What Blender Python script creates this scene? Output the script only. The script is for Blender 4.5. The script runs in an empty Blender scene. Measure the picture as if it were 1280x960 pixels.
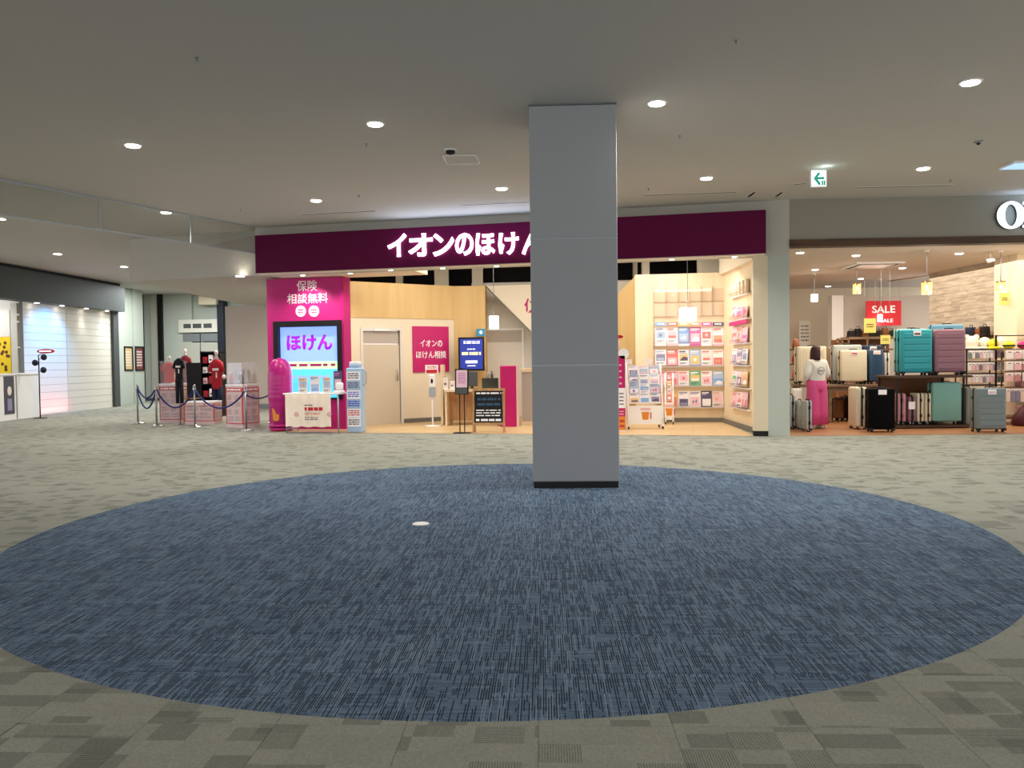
import bpy, bmesh, math, random
from mathutils import Vector, Matrix
random.seed(7)
PI = math.pi
S = bpy.context.scene
COL = S.collection
# ------------------------------------------------------------------ camera
FPX, PITCH, ROLL, H = 1010.0, .0292, -.0125, 1.37
_c, _s = math.cos(ROLL), math.sin(ROLL)
_F = Vector((0, math.cos(PITCH), -math.sin(PITCH)))
_R0 = Vector((1, 0, 0)); _U0 = Vector((0, math.sin(PITCH), math.cos(PITCH)))
_R = _c*_R0 + _s*_U0; _U = -_s*_R0 + _c*_U0
cam = bpy.data.objects.new('camera', bpy.data.cameras.new('camera')); COL.objects.link(cam)
cam.data.sensor_width = 36; cam.data.lens = FPX/1280*36; cam.data.clip_end = 200
_m = Matrix((_R, _U, -_F)).transposed().to_4x4(); _m.translation = (0, 0, H)
cam.matrix_world = _m
S.camera = cam
# ------------------------------------------------------------------ world, exposure
w = bpy.data.worlds.new('world'); S.world = w; w.use_nodes = True
w.node_tree.nodes['Background'].inputs[0].default_value = (.97, .97, 1, 1)
w.node_tree.nodes['Background'].inputs[1].default_value = 1.35
S.view_settings.view_transform = 'Standard'; S.view_settings.look = 'None'
S.view_settings.gamma = 1; S.view_settings.use_curve_mapping = False
S.view_settings.exposure = 0.25
ZC = 4.06            # hall ceiling
def lamp(kind, loc, power, color=(1, 1, 1), size=.3, target=None, name='lamp_light', spot=None, blend=.6, parent=None, size_y=None):
    L = bpy.data.lights.new(name, kind); L.energy = power; L.color = color
    if kind == 'AREA':
        L.size = size
        if size_y: L.shape = 'RECTANGLE'; L.size_y = size_y
    else: L.shadow_soft_size = size
    if kind == 'SPOT': L.spot_size = spot or 2.2; L.spot_blend = blend
    o = bpy.data.objects.new(name, L); COL.objects.link(o)
    if parent: o.parent = parent; loc = Vector(loc)-parent.location
    o.location = loc
    if target:
        d = Vector(target)-(o.location+(parent.location if parent else Vector((0, 0, 0))))
        o.rotation_euler = d.to_track_quat('-Z', 'Y').to_euler()
    return o
# unseen area lamps standing in for the shops' ceiling lights (each shop is lit by its own rows of fittings)
lamp('AREA', (0.4, 16.4, 3.9), 150, (1, .93, .84), 6.5, (0.4, 16.5, 0), 'insurance_shop_light', size_y=1.6)
lamp('AREA', (3.4, 15.9, 3.0), 26, (1, .93, .86), 1.6, (3.6, 16.6, 0.8), 'rack_wall_light', size_y=.6)
lamp('AREA', (8.2, 17.3, 3.22), 230, (1, .86, .70), 5.0, (8.2, 17.3, 0), 'luggage_shop_light', size_y=5.5)
lamp('AREA', (8.0, 14.5, 3.15), 34, (1, .88, .74), 5.0, (8.0, 15.6, 0.2), 'luggage_front_light', size_y=.3)
lamp('AREA', (-15.6, 21.4, 3.2), 70, (.95, .97, 1), 3.0, (-16.3, 22.6, 0), 'left_shop_light', size_y=1.6)
# ------------------------------------------------------------------ pixel helpers (layout by sight lines)
def ray(px, py):
    x = (px-640)/FPX; y = -(py-480)/FPX
    return _R*x + _U*y + _F
def G(px, py, z=0.0):
    d = ray(px, py); t = (z-H)/d.z
    return Vector((d.x*t, d.y*t, z))
def D(px, py, Y):
    d = ray(px, py); t = Y/d.y
    return Vector((d.x*t, Y, H+d.z*t))
class Plane:      # vertical plane through q; u runs to the right, n points towards the hall
    def __init__(s, q, ang, off=0):
        s.a = ang; s.u = Vector((math.cos(ang), math.sin(ang), 0)); s.n = Vector((s.u.y, -s.u.x, 0))
        s.q = Vector((q[0], q[1], 0)) + s.n*off
    def at(s, px, py):
        d = ray(px, py); o = Vector((0, 0, H)); t = (s.q-o).dot(s.n)/d.dot(s.n)
        p = o+d*t
        return (p-s.q).dot(s.u), p.z
    def w(s, a, z, off=0): return s.q + s.u*a + s.n*off + Vector((0, 0, z))
    def rect(s, x0, y0, x1, y1):
        ym, xm = (y0+y1)/2, (x0+x1)/2
        return s.at(x0, ym)[0], s.at(xm, y1)[1], s.at(x1, ym)[0], s.at(xm, y0)[1]   # a0,z0,a1,z1
GY = -.041
FA = math.atan2(-2.2, 9.83)
FAC = Plane((4.78, 13.9), FA)                     # insurance shop front
ORI = Plane((4.78, 13.9), GY)                     # luggage shop front
# ------------------------------------------------------------------ materials
def lin(h):
    h = h.lstrip('#'); v = [int(h[i:i+2], 16)/255 for i in (0, 2, 4)]
    return tuple((x/12.92 if x <= .04045 else ((x+.055)/1.055)**2.4) for x in v)+(1,)
M = {}
def mat(name, color, rough=.6, metal=0, emis=None, es=0, trans=0, var=.06, scale=6, bump=0, spec=.35, coat=0):
    if name in M: return M[name]
    m = bpy.data.materials.new(name); m.use_nodes = True; nt = m.node_tree; b = nt.nodes['Principled BSDF']
    c = lin(color) if isinstance(color, str) else tuple(color)
    tc = nt.nodes.new('ShaderNodeTexCoord'); no = nt.nodes.new('ShaderNodeTexNoise'); no.inputs['Scale'].default_value = scale
    nt.links.new(tc.outputs['Object'], no.inputs['Vector'])
    rp = nt.nodes.new('ShaderNodeMapRange'); rp.inputs['To Min'].default_value = 1-var; rp.inputs['To Max'].default_value = 1+var
    nt.links.new(no.outputs['Fac'], rp.inputs['Value'])
    mx = nt.nodes.new('ShaderNodeVectorMath'); mx.operation = 'SCALE'; mx.inputs[0].default_value = c[:3]
    nt.links.new(rp.outputs['Result'], mx.inputs['Scale']); nt.links.new(mx.outputs[0], b.inputs['Base Color'])
    b.inputs['Roughness'].default_value = rough; b.inputs['Metallic'].default_value = metal
    b.inputs['Specular IOR Level'].default_value = spec
    if coat: b.inputs['Coat Weight'].default_value = coat
    if trans: b.inputs['Transmission Weight'].default_value = trans; b.inputs['IOR'].default_value = 1.1
    if emis: b.inputs['Emission Color'].default_value = lin(emis); b.inputs['Emission Strength'].default_value = es
    if bump:
        bp = nt.nodes.new('ShaderNodeBump'); bp.inputs['Strength'].default_value = bump; bp.inputs['Distance'].default_value = .01
        n2 = nt.nodes.new('ShaderNodeTexNoise'); n2.inputs['Scale'].default_value = scale*12
        nt.links.new(tc.outputs['Object'], n2.inputs['Vector']); nt.links.new(n2.outputs['Fac'], bp.inputs['Height']); nt.links.new(bp.outputs[0], b.inputs['Normal'])
    M[name] = m
    return m
def glassmat(name, tint, alpha):
    m = bpy.data.materials.new(name); m.use_nodes = True; nt = m.node_tree; nt.nodes.clear()
    o = nt.nodes.new('ShaderNodeOutputMaterial'); mix = nt.nodes.new('ShaderNodeMixShader'); t = nt.nodes.new('ShaderNodeBsdfTransparent')
    g = nt.nodes.new('ShaderNodeBsdfGlossy'); g.inputs['Roughness'].default_value = .03; t.inputs[0].default_value = lin(tint)
    fr = nt.nodes.new('ShaderNodeFresnel'); fr.inputs[0].default_value = 1.45
    ad = nt.nodes.new('ShaderNodeMath'); ad.inputs[1].default_value = alpha
    ad.operation = 'MULTIPLY_ADD'; ad.inputs[1].default_value = .35; ad.inputs[2].default_value = alpha; nt.links.new(fr.outputs[0], ad.inputs[0]); nt.links.new(ad.outputs[0], mix.inputs[0]); nt.links.new(t.outputs[0], mix.inputs[1]); nt.links.new(g.outputs[0], mix.inputs[2]); nt.links.new(mix.outputs[0], o.inputs[0])
    M[name] = m; return m
def wood(name, c1, c2, scale=1, rough=.5, axis=0, stretch=12):
    m = bpy.data.materials.new(name); m.use_nodes = True; nt = m.node_tree; b = nt.nodes['Principled BSDF']
    tc = nt.nodes.new('ShaderNodeTexCoord'); mp = nt.nodes.new('ShaderNodeMapping'); oi = nt.nodes.new('ShaderNodeObjectInfo')
    sc = [8*scale]*3; sc[axis] = 8*scale/stretch; mp.inputs['Scale'].default_value = sc
    nt.links.new(tc.outputs['Object'], mp.inputs[0])
    ml = nt.nodes.new('ShaderNodeMath'); ml.operation = 'MULTIPLY'; ml.inputs[1].default_value = 37; nt.links.new(oi.outputs['Random'], ml.inputs[0])
    cb = nt.nodes.new('ShaderNodeCombineXYZ'); [nt.links.new(ml.outputs[0], cb.inputs[i]) for i in range(3)]; nt.links.new(cb.outputs[0], mp.inputs['Location'])
    n = nt.nodes.new('ShaderNodeTexNoise'); n.inputs['Scale'].default_value = 1.5; n.inputs['Detail'].default_value = 6; n.inputs['Distortion'].default_value = .6
    nt.links.new(mp.outputs[0], n.inputs['Vector'])
    r = nt.nodes.new('ShaderNodeValToRGB'); r.color_ramp.elements[0].color = lin(c1); r.color_ramp.elements[1].color = lin(c2)
    r.color_ramp.elements[0].position = .32; r.color_ramp.elements[1].position = .68
    nt.links.new(n.outputs['Fac'], r.inputs[0]); nt.links.new(r.outputs[0], b.inputs['Base Color']); b.inputs['Roughness'].default_value = rough
    M[name] = m; return m
class NB:        # tiny node calculator
    def __init__(s, m): s.nt = m.node_tree
    def m(s, op, a, b=None, c=None):
        n = s.nt.nodes.new('ShaderNodeMath'); n.operation = op
        for i, v in enumerate((a, b, c)):
            if v is None: continue
            if isinstance(v, (int, float)): n.inputs[i].default_value = v
            else: s.nt.links.new(v, n.inputs[i])
        return n.outputs[0]
    def wn(s, *v):
        cb = s.nt.nodes.new('ShaderNodeCombineXYZ')
        for i, x in enumerate(v):
            if isinstance(x, (int, float)): cb.inputs[i].default_value = x
            else: s.nt.links.new(x, cb.inputs[i])
        n = s.nt.nodes.new('ShaderNodeTexWhiteNoise'); n.noise_dimensions = '3D'; s.nt.links.new(cb.outputs[0], n.inputs[0]); return n.outputs['Value']
    def fl(s, a, k): return s.m('FLOOR', s.m('MULTIPLY', a, k))
    def mix(s, f, a, b):
        n = s.nt.nodes.new('ShaderNodeMix'); n.data_type = 'RGBA'
        for i, v in ((0, f), (6, a), (7, b)):
            if isinstance(v, (int, float, tuple)): n.inputs[i].default_value = v
            else: s.nt.links.new(v, n.inputs[i])
        return n.outputs[2]
T0 = G(677.5, 655)                 # a tile joint crossing
V0 = G(780, 755.6)
gr = Vector((math.cos(GY), math.sin(GY), 0)); gf = Vector((-math.sin(GY), math.cos(GY), 0))
U_OFF = T0.dot(gr) % .5; V_OFF = V0.dot(gf) % .5
def uv_nodes(nb):
    g = nb.nt.nodes.new('ShaderNodeNewGeometry'); outs = []
    for v, off in ((gr, U_OFF), (gf, V_OFF)):
        d = nb.nt.nodes.new('ShaderNodeVectorMath'); d.operation = 'DOT_PRODUCT'; d.inputs[1].default_value = v
        nb.nt.links.new(g.outputs['Position'], d.inputs[0]); outs.append(nb.m('ADD', d.outputs['Value'], 50-off))
    return outs
def carpet(name, blue):
    m = bpy.data.materials.new(name); m.use_nodes = True; nb = NB(m); b = nb.nt.nodes['Principled BSDF']; u, v = uv_nodes(nb)
    tu, tv = nb.fl(u, 2), nb.fl(v, 2); tr = nb.wn(tu, tv, 3)
    u2 = nb.m('ADD', u, nb.m('MULTIPLY', tr, 3.1)); v2 = nb.m('ADD', v, nb.m('MULTIPLY', nb.wn(tu, tv, 9), 5.7))
    fine = nb.m('ADD', nb.m('MULTIPLY', nb.wn(nb.fl(u, 350), nb.fl(v, 350), 1), .55), nb.m('MULTIPLY', nb.wn(nb.fl(u, 130), nb.fl(v, 110), 1), .6))
    if blue:
        cu = nb.fl(u2, 190); odd = nb.m('MODULO', cu, 2)
        patch = nb.nt.nodes.new('ShaderNodeTexNoise'); patch.inputs['Scale'].default_value = 1.0
        cb = nb.nt.nodes.new('ShaderNodeCombineXYZ'); nb.nt.links.new(nb.m('MULTIPLY', u2, 9), cb.inputs[0]); nb.nt.links.new(nb.m('MULTIPLY', v2, 5), cb.inputs[1]); nb.nt.links.new(cb.outputs[0], patch.inputs['Vector'])
        thr = nb.m('MULTIPLY_ADD', patch.outputs['Fac'], -1.5, 1.30)
        dash = nb.m('GREATER_THAN', nb.wn(cu, nb.m('FLOOR', nb.m('MULTIPLY_ADD', v2, 9, nb.m('MULTIPLY', nb.wn(cu, 0, 5), 7))), 2), thr)
        li = nb.m('MULTIPLY', nb.m('GREATER_THAN', nb.wn(cu, nb.fl(v2, 3.3), 4), .80), nb.m('SUBTRACT', 1, odd))
        ho = nb.m('GREATER_THAN', nb.wn(nb.fl(v2, 130), nb.fl(u2, 6), 6), .72)
        hd = nb.m('GREATER_THAN', nb.wn(nb.fl(v2, 110), nb.fl(u2, 9), 7), .8)
        c = nb.mix(nb.m('MULTIPLY', tr, .55), lin('#576b82'), lin('#6d829a'))
        c = nb.mix(nb.m('MULTIPLY', ho, .42), c, lin('#8598ab'))
        c = nb.mix(nb.m('MULTIPLY', hd, .35), c, lin('#2c3c50'))
        c = nb.mix(nb.m('MULTIPLY', li, .55), c, lin('#93a5b8'))
        c = nb.mix(nb.m('MULTIPLY', nb.m('MULTIPLY', dash, odd), .86), c, lin('#101a2c'))
    else:
        r = nb.wn(nb.fl(u2, 5.5), nb.fl(v2, 7.5), 2); r2 = nb.wn(nb.fl(u2, 6.7), nb.fl(v2, 9.3), 8)
        st = nb.m('GREATER_THAN', nb.m('FRACT', nb.m('MULTIPLY', u2, 105)), .52)
        sh = nb.m('GREATER_THAN', nb.m('FRACT', nb.m('MULTIPLY', v2, 70)), .5)
        c = nb.mix(nb.m('MULTIPLY', r2, .4), lin('#a0a195'), lin('#8b8d83'))
        c = nb.mix(nb.m('MULTIPLY', nb.m('GREATER_THAN', r2, .82), .34), c, lin('#53564e'))
        lt = nb.m('MULTIPLY', nb.m('GREATER_THAN', r, .76), st)
        c = nb.mix(nb.m('MULTIPLY', lt, .5), c, lin('#a3a38f'))
        c = nb.mix(nb.m('MULTIPLY', nb.m('MULTIPLY', nb.m('LESS_THAN', r, .05), st), .5), c, lin('#44473f'))
        c = nb.mix(nb.m('MULTIPLY', nb.m('MULTIPLY', nb.m('LESS_THAN', nb.m('ABSOLUTE', nb.m('SUBTRACT', r, .2)), .025), sh), .5), c, lin('#44473f'))
    c = nb.mix(nb.m('MULTIPLY', fine, .30), c, lin('#20242a') if blue else lin('#3c3e38'))
    nb.nt.links.new(c, b.inputs['Base Color']); b.inputs['Roughness'].default_value = .95; b.inputs['Specular IOR Level'].default_value = .15
    bp = nb.nt.nodes.new('ShaderNodeBump'); bp.inputs['Strength'].default_value = .5; bp.inputs['Distance'].default_value = .003; nb.nt.links.new(fine, bp.inputs['Height']); nb.nt.links.new(bp.outputs[0], b.inputs['Normal'])
    M[name] = m; return m
carpet('blue_carpet', True); carpet('grey_carpet', False)
mat('ceiling_paint', '#bfbab1', .9, var=.02, scale=.6); mat('wall_paint', '#b9b7ab', .8, var=.03, scale=1)
mat('cool_wall', '#b6bcb2', .7, var=.03, scale=1); mat('pink_beige', '#c4b9ac', .8, var=.02)
mat('pillar_panel', '#a3a5a6', .45, var=.03, scale=1.5, bump=.03); mat('pillar_edge', '#aab0b4', .35, .3); mat('black', '#0c0c0e', .5); mat('rubber', '#17181a', .7)
mat('dark_grey', '#4b4f50', .6, var=.03, scale=1); mat('mid_grey', '#7c8082', .6); mat('white', '#f1efec', .5, var=.02); mat('gloss_white', '#f4f2f0', .25, var=.02)
mat('chrome', '#c9c9c9', .18, 1); mat('steel', '#9c9ea0', .35, .9)
mat('fascia_magenta', '#5c0038', .5, var=.03, scale=.8, spec=.15); mat('panel_magenta', '#b81a72', .5, var=.03); mat('magenta', '#c01468', .45); mat('inflatable', '#ad1272', .3, coat=.3)
mat('sign_white', '#ffffff', .4, emis='#f2f4ff', es=5.0); mat('print_white', '#fbf5f6', .5); mat('blue_white', '#ffffff', .4, emis='#dcebff', es=1.5)
mat('lamp_glow', '#ffffff', .4, emis='#fff6e8', es=14); mat('lamp_ring', '#e8e6e0', .5)
mat('warm_glow', '#ffe9c0', .4, emis='#ffdf9e', es=6); mat('amber_glass', '#e8b870', .2, emis='#f4b868', es=1.0); mat('pendant_glow', '#fff6e4', .5, emis='#fff1da', es=2.6)
mat('beige_wall', '#dccdb0', .7, var=.02, scale=1); mat('warm_beige', '#e6d8bf', .7, var=.02); wood('yellow_wood', '#d3ae70', '#dcba80', .5, .6, 2); wood('light_wood', '#dfc8a2', '#e7d4b4', .5, .55, 2)
wood('plank_floor', '#c2a272', '#d8bd90', 1, .35, 0); wood('walnut', '#3a2412', '#553819', 1, .6, 0); wood('pale_plank', '#9b8d7b', '#c4b8a6', 1, .7, 0, 6); wood('oak', '#a8794a', '#c1945f', 1.5, .5, 2)
wood('red_floor', '#9c6a45', '#b98459', 1, .4, 0); wood('table_wood', '#6d5540', '#8d745a', 1, .5, 0)
mat('baseboard', '#6f6a62', .6); mat('door_beige', '#cdbfa9', .6, var=.02); mat('frosted', '#b2a69a', .35); mat('off_white', '#ddd8cd', .7, var=.02)
mat('void', '#15110f', .9)
glassmat('clear_glass', '#f4f6f4', .05); glassmat('acrylic', '#fdfbfb', .02)
mat('navy_rope', '#1b2a70', .7); mat('red', '#c4212b', .55); mat('print_pink', '#e9b9b9', .5); mat('print_red', '#cc5d5d', .5); mat('ink', '#4d4a55', .6); mat('orange', '#e08a32', .5)
mat('exit_green', '#006e58', .4, emis='#06a088', es=.3); mat('exit_white', '#ffffff', .4, emis='#d8fff6', es=1.0)
mat('yellow', '#e6c21a', .6); mat('brown', '#5b3a22', .7)
mat('screen_blue', '#7d9bf5', .3, emis='#7fa0ff', es=1.0); mat('screen_green', '#b9e4a0', .3, emis='#b9e4a8', es=.9); mat('screen_cyan', '#4ab6ee', .3, emis='#50b8f0', es=1.0); mat('screen_purple', '#9a1ad0', .3, emis='#9410d8', es=.8)
mat('ad_blue', '#27348f', .3, emis='#2b3a9c', es=.5); mat('ad_text', '#f5f5ff', .3, emis='#e8e8f4', es=.8); mat('ad_yellow', '#efe6a0', .3, emis='#e8dc98', es=.8)
# ------------------------------------------------------------------ mesh building
class MB:
    def __init__(s): s.bm = bmesh.new(); s.mats = []; s.cur = 0
    def use(s, m):
        if m not in s.mats: s.mats.append(m)
        s.cur = s.mats.index(m); return s
    def _fin(s, geom_faces, smooth=False):
        for f in geom_faces: f.material_index = s.cur; f.smooth = smooth
    def box(s, x0, y0, z0, x1, y1, z1, bev=0, seg=1, rot=None, piv=None):
        r = bmesh.ops.create_cube(s.bm, size=1); vs = r['verts']
        c = Vector(((x0+x1)/2, (y0+y1)/2, (z0+z1)/2)); d = (abs(x1-x0), abs(y1-y0), abs(z1-z0))
        for v in vs: v.co = Vector((v.co.x*d[0], v.co.y*d[1], v.co.z*d[2]))+c
        if rot:
            pv = Vector(piv) if piv else c
            for v in vs: v.co = rot @ (v.co-pv)+pv
        fs = set(f for v in vs for f in v.link_faces)
        if bev:
            es = list(set(e for v in vs for e in v.link_edges))
            rr = bmesh.ops.bevel(s.bm, geom=es, offset=min(bev, min(d)*.49), segments=seg, affect='EDGES', profile=.5)
            fs = set(rr['faces']) | set(f for f in fs if f.is_valid)
            fs |= set(f for v in rr['verts'] for f in v.link_faces)
        s._fin(fs, False if seg < 2 else True); return s
    def cyl(s, a, b, r, seg=12, r1=None, smooth=True):
        a, b = Vector(a), Vector(b); L = (b-a).length
        q = (b-a).to_track_quat('Z', 'Y').to_matrix().to_4x4(); q.translation = (a+b)/2
        rr = bmesh.ops.create_cone(s.bm, cap_ends=True, segments=seg, radius1=r, radius2=r if r1 is None else r1, depth=L, matrix=q)
        fs = set(f for v in rr['verts'] for f in v.link_faces)
        for f in fs: f.material_index = s.cur; f.smooth = smooth and len(f.verts) == 4
        return s
    def ball(s, c, r, sc=(1, 1, 1), seg=12):
        m = Matrix.Translation(c) @ Matrix.Diagonal((sc[0], sc[1], sc[2], 1))
        rr = bmesh.ops.create_uvsphere(s.bm, u_segments=seg, v_segments=max(6, seg*2//3), radius=r, matrix=m)
        s._fin(set(f for v in rr['verts'] for f in v.link_faces), True); return s
    def lathe(s, prof, c=(0, 0, 0), seg=20, sc=(1, 1)):
        rings = []
        for r, z in prof:
            rings.append([s.bm.verts.new((c[0]+r*sc[0]*math.cos(2*PI*i/seg), c[1]+r*sc[1]*math.sin(2*PI*i/seg), c[2]+z)) for i in range(seg)])
        fs = []
        for A, B in zip(rings, rings[1:]):
            for i in range(seg): fs.append(s.bm.faces.new((A[i], A[(i+1) % seg], B[(i+1) % seg], B[i])))
        s._fin(fs, True)
        s._fin([s.bm.faces.new(rings[0][::-1]), s.bm.faces.new(rings[-1])]); return s
    def tube(s, pts, r, seg=8):
        pts = [Vector(p) for p in pts]; rings = []; up = Vector((0, 0, 1))
        for i, p in enumerate(pts):
            t = (pts[min(i+1, len(pts)-1)]-pts[max(i-1, 0)]).normalized()
            a = t.cross(up) if abs(t.z) < .95 else t.cross(Vector((1, 0, 0))); a.normalize(); b = t.cross(a)
            rings.append([s.bm.verts.new(p+a*r*math.cos(2*PI*k/seg)+b*r*math.sin(2*PI*k/seg)) for k in range(seg)])
        fs = [s.bm.faces.new((A[i], A[(i+1) % seg], B[(i+1) % seg], B[i])) for A, B in zip(rings, rings[1:]) for i in range(seg)]
        s._fin(fs, True); s._fin([s.bm.faces.new(rings[0][::-1]), s.bm.faces.new(rings[-1])]); return s
    def prism(s, poly, y0, y1):      # poly in (x, z)
        A = [s.bm.verts.new((x, y0, z)) for x, z in poly]; B = [s.bm.verts.new((x, y1, z)) for x, z in poly]; n = len(poly)
        fs = [s.bm.faces.new(A), s.bm.faces.new(B[::-1])]+[s.bm.faces.new((A[i], B[i], B[(i+1) % n], A[(i+1) % n])) for i in range(n)]
        s._fin(fs); return s
    def slab(s, poly, z0, z1):       # poly in (x, y)
        A = [s.bm.verts.new((x, y, z0)) for x, y in poly]; B = [s.bm.verts.new((x, y, z1)) for x, y in poly]; n = len(poly)
        fs = [s.bm.faces.new(A[::-1]), s.bm.faces.new(B)]+[s.bm.faces.new((A[i], A[(i+1) % n], B[(i+1) % n], B[i])) for i in range(n)]
        s._fin(fs); return s
    def lines(s, x0, z0, x1, z1, y, n, m, h=.5, seed=0, t=.0012, words=True):   # rows of tiny unreadable print
        s.use(m); rn = random.Random(seed); dz = (z1-z0)/n
        for i in range(n):
            zc = z1-dz*(i+.5); x = x0
            while x < x1-.004:
                L = (x1-x0)*rn.uniform(.10, .34) if words else (x1-x0)
                xe = min(x+L, x1); s.box(x, y-t, zc-dz*h/2, xe, y, zc+dz*h/2); x = xe+(x1-x0)*rn.uniform(.03, .07)
        return s
    def mesh(s, name):
        bmesh.ops.recalc_face_normals(s.bm, faces=s.bm.faces)
        me = bpy.data.meshes.new(name); s.bm.to_mesh(me); s.bm.free()
        for m in (s.mats or ['white']): me.materials.append(M[m])
        return me
def tag(o, label=None, cat=None, group=None, kind=None):
    if label: o['label'] = label
    if cat: o['category'] = cat
    if group: o['group'] = group
    if kind: o['kind'] = kind
    return o
def link(name, me, parent=None, loc=(0, 0, 0), rz=0):
    o = bpy.data.objects.new(name, me); COL.objects.link(o); o.location = loc; o.rotation_euler = (0, 0, rz)
    if parent: o.parent = parent
    return o
def part(name, mb, parent=None, loc=(0, 0, 0), rz=0, label=None):
    o = link(name, mb if isinstance(mb, bpy.types.Mesh) else mb.mesh(name), parent, loc, rz)
    if name in ('small_print', 'print_lines'): o['kind'] = 'stuff'
    if label: o['label'] = label
    return o
def thing(name, label, cat, loc=(0, 0, 0), rz=0, group=None):
    return tag(link(name, None, None, loc, rz), label, cat, group)
def single(name, label, cat, mb, loc=(0, 0, 0), rz=0, group=None):
    return tag(part(name, mb, None, loc, rz), label, cat, group)
def struct(name, mb, parent=None, loc=(0, 0, 0), rz=0, label=None):
    o = part(name, mb, parent, loc, rz, label)
    if not parent: o['kind'] = 'structure'
    return o
def box1(m, *a, **k): return MB().use(m).box(*a, **k)
def text_mesh(body, m, w=None, h=None, bold=.012, ext=.01, x='C'):
    cu = bpy.data.curves.new('lettering', 'FONT'); cu.body = body; cu.size = 1; cu.offset = bold; cu.extrude = 0; cu.resolution_u = 3
    ob = bpy.data.objects.new('lettering', cu); COL.objects.link(ob)
    dg = bpy.context.evaluated_depsgraph_get(); dg.update()
    me = bpy.data.meshes.new_from_object(ob.evaluated_get(dg)); bpy.data.objects.remove(ob); bpy.data.curves.remove(cu)
    bm = bmesh.new(); bm.from_mesh(me)
    bmesh.ops.remove_doubles(bm, verts=bm.verts, dist=1e-5)
    xs = [v.co.x for v in bm.verts]; ys = [v.co.y for v in bm.verts]
    x0, x1, y0, y1 = min(xs), max(xs), min(ys), max(ys)
    sx = (w/(x1-x0)) if w else h/(y1-y0); sy = (h/(y1-y0)) if h else sx
    for v in bm.verts: v.co = Vector(((v.co.x-(x0+x1)/2)*sx, 0, (v.co.y-(y0+y1)/2)*sy))
    if ext:
        r = bmesh.ops.extrude_face_region(bm, geom=bm.faces[:])
        for v in r['geom']:
            if isinstance(v, bmesh.types.BMVert): v.co.y -= ext
    bmesh.ops.recalc_face_normals(bm, faces=bm.faces)
    bm.to_mesh(me); bm.free(); me.materials.clear(); me.materials.append(M[m]); me.name = 'lettering'
    return me
def pdir(pl): return math.atan2(pl.u.y, pl.u.x)
def sign_text(body, m, pl, px0, py0, px1, py1, off, parent, bold=.012, ext=.012, name='lettering'):
    a0, z0, a1, z1 = pl.rect(px0, py0, px1, py1)
    me = text_mesh(body, m, a1-a0, z1-z0, bold, ext)
    p = pl.w((a0+a1)/2, (z0+z1)/2, off)
    o = link(name, me); o.location = p; o.rotation_euler = (0, 0, pdir(pl))
    if parent: o.parent = parent; o.matrix_parent_inverse = Matrix.LocRotScale(parent.location, parent.rotation_euler, None).inverted()
    return o
def onplane(pl, x0, y0, x1, y1):     # -> loc of bottom centre, width, height
    a0, z0, a1, z1 = pl.rect(x0, y0, x1, y1)
    return pl.w((a0+a1)/2, z0), a1-a0, z1-z0
def skin_mesh(verts, edges, radii, m, sub=2, name='body'):
    me = bpy.data.meshes.new(name); me.from_pydata(verts, edges, [])
    ob = bpy.data.objects.new(name, me); COL.objects.link(ob)
    mod = ob.modifiers.new('s', 'SKIN'); mod.use_smooth_shade = True
    for i, r in enumerate(radii):
        sv = me.skin_vertices[0].data[i]; sv.radius = r if isinstance(r, tuple) else (r, r); sv.use_root = (i == 0)
    if sub: ob.modifiers.new('b', 'SUBSURF').levels = sub
    dg = bpy.context.evaluated_depsgraph_get(); dg.update()
    o2 = bpy.data.meshes.new_from_object(ob.evaluated_get(dg)); bpy.data.objects.remove(ob)
    o2.materials.clear(); o2.materials.append(M[m]); o2.name = name
    for p in o2.polygons: p.use_smooth = True
    return o2
# ================================================================== SETTING
# ---- carpet tiles -------------------------------------------------
CC = Vector((-.081, 6.84)); CR = 3.81
fl = struct('floor', box1('grey_carpet', -19, -6, -.2, 13, 38, -.012))
def tile_xy(i, j, e=.0005):
    q = []
    for a, b in ((e, e), (.5-e, e), (.5-e, .5-e), (e, .5-e)):
        p = gr*(U_OFF+i*.5+a)+gf*(V_OFF+j*.5+b); q.append(Vector((p.x, p.y)))
    return q
def tile_mesh(poly, c, z0, z1, m):
    mb = MB().use(m); n = len(poly); P = [p-c for p in poly]; In = [p*(1-.006/max(p.length, .05)) for p in P]
    A = [mb.bm.verts.new((p.x, p.y, z0)) for p in P]; B = [mb.bm.verts.new((p.x, p.y, z1-.002)) for p in P]; C = [mb.bm.verts.new((p.x, p.y, z1)) for p in In]
    fs = [mb.bm.faces.new(C)]
    for k in range(n):
        k2 = (k+1) % n; fs += [mb.bm.faces.new((A[k], A[k2], B[k2], B[k])), mb.bm.faces.new((B[k], B[k2], C[k2], C[k]))]
    mb._fin(fs); return mb
disc = link('carpet_circle', None, None, (CC.x, CC.y, 0)); disc['kind'] = 'structure'
NSEG = 180
circ = [Vector((CC.x+CR*math.cos(2*PI*k/NSEG), CC.y+CR*math.sin(2*PI*k/NSEG))) for k in range(NSEG)]
def clip(poly):
    for k in range(NSEG):
        a, b = circ[k], circ[(k+1) % NSEG]; e = b-a; out = []
        for i in range(len(poly)):
            p, q = poly[i], poly[(i+1) % len(poly)]
            dp = e.x*(p.y-a.y)-e.y*(p.x-a.x); dq = e.x*(q.y-a.y)-e.y*(q.x-a.x)
            if dp >= 0: out.append(p)
            if (dp > 1e-9 and dq < -1e-9) or (dp < -1e-9 and dq > 1e-9): out.append(p+(q-p)*(dp/(dp-dq)))
        poly = out
        if len(poly) < 3: return []
    res = []
    for p in poly:
        if not res or (p-res[-1]).length > 1e-4: res.append(p)
    if len(res) > 2 and (res[0]-res[-1]).length < 1e-4: res.pop()
    return res
full_b = full_g = None
cells = []; rest = MB().use('grey_carpet')
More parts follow.
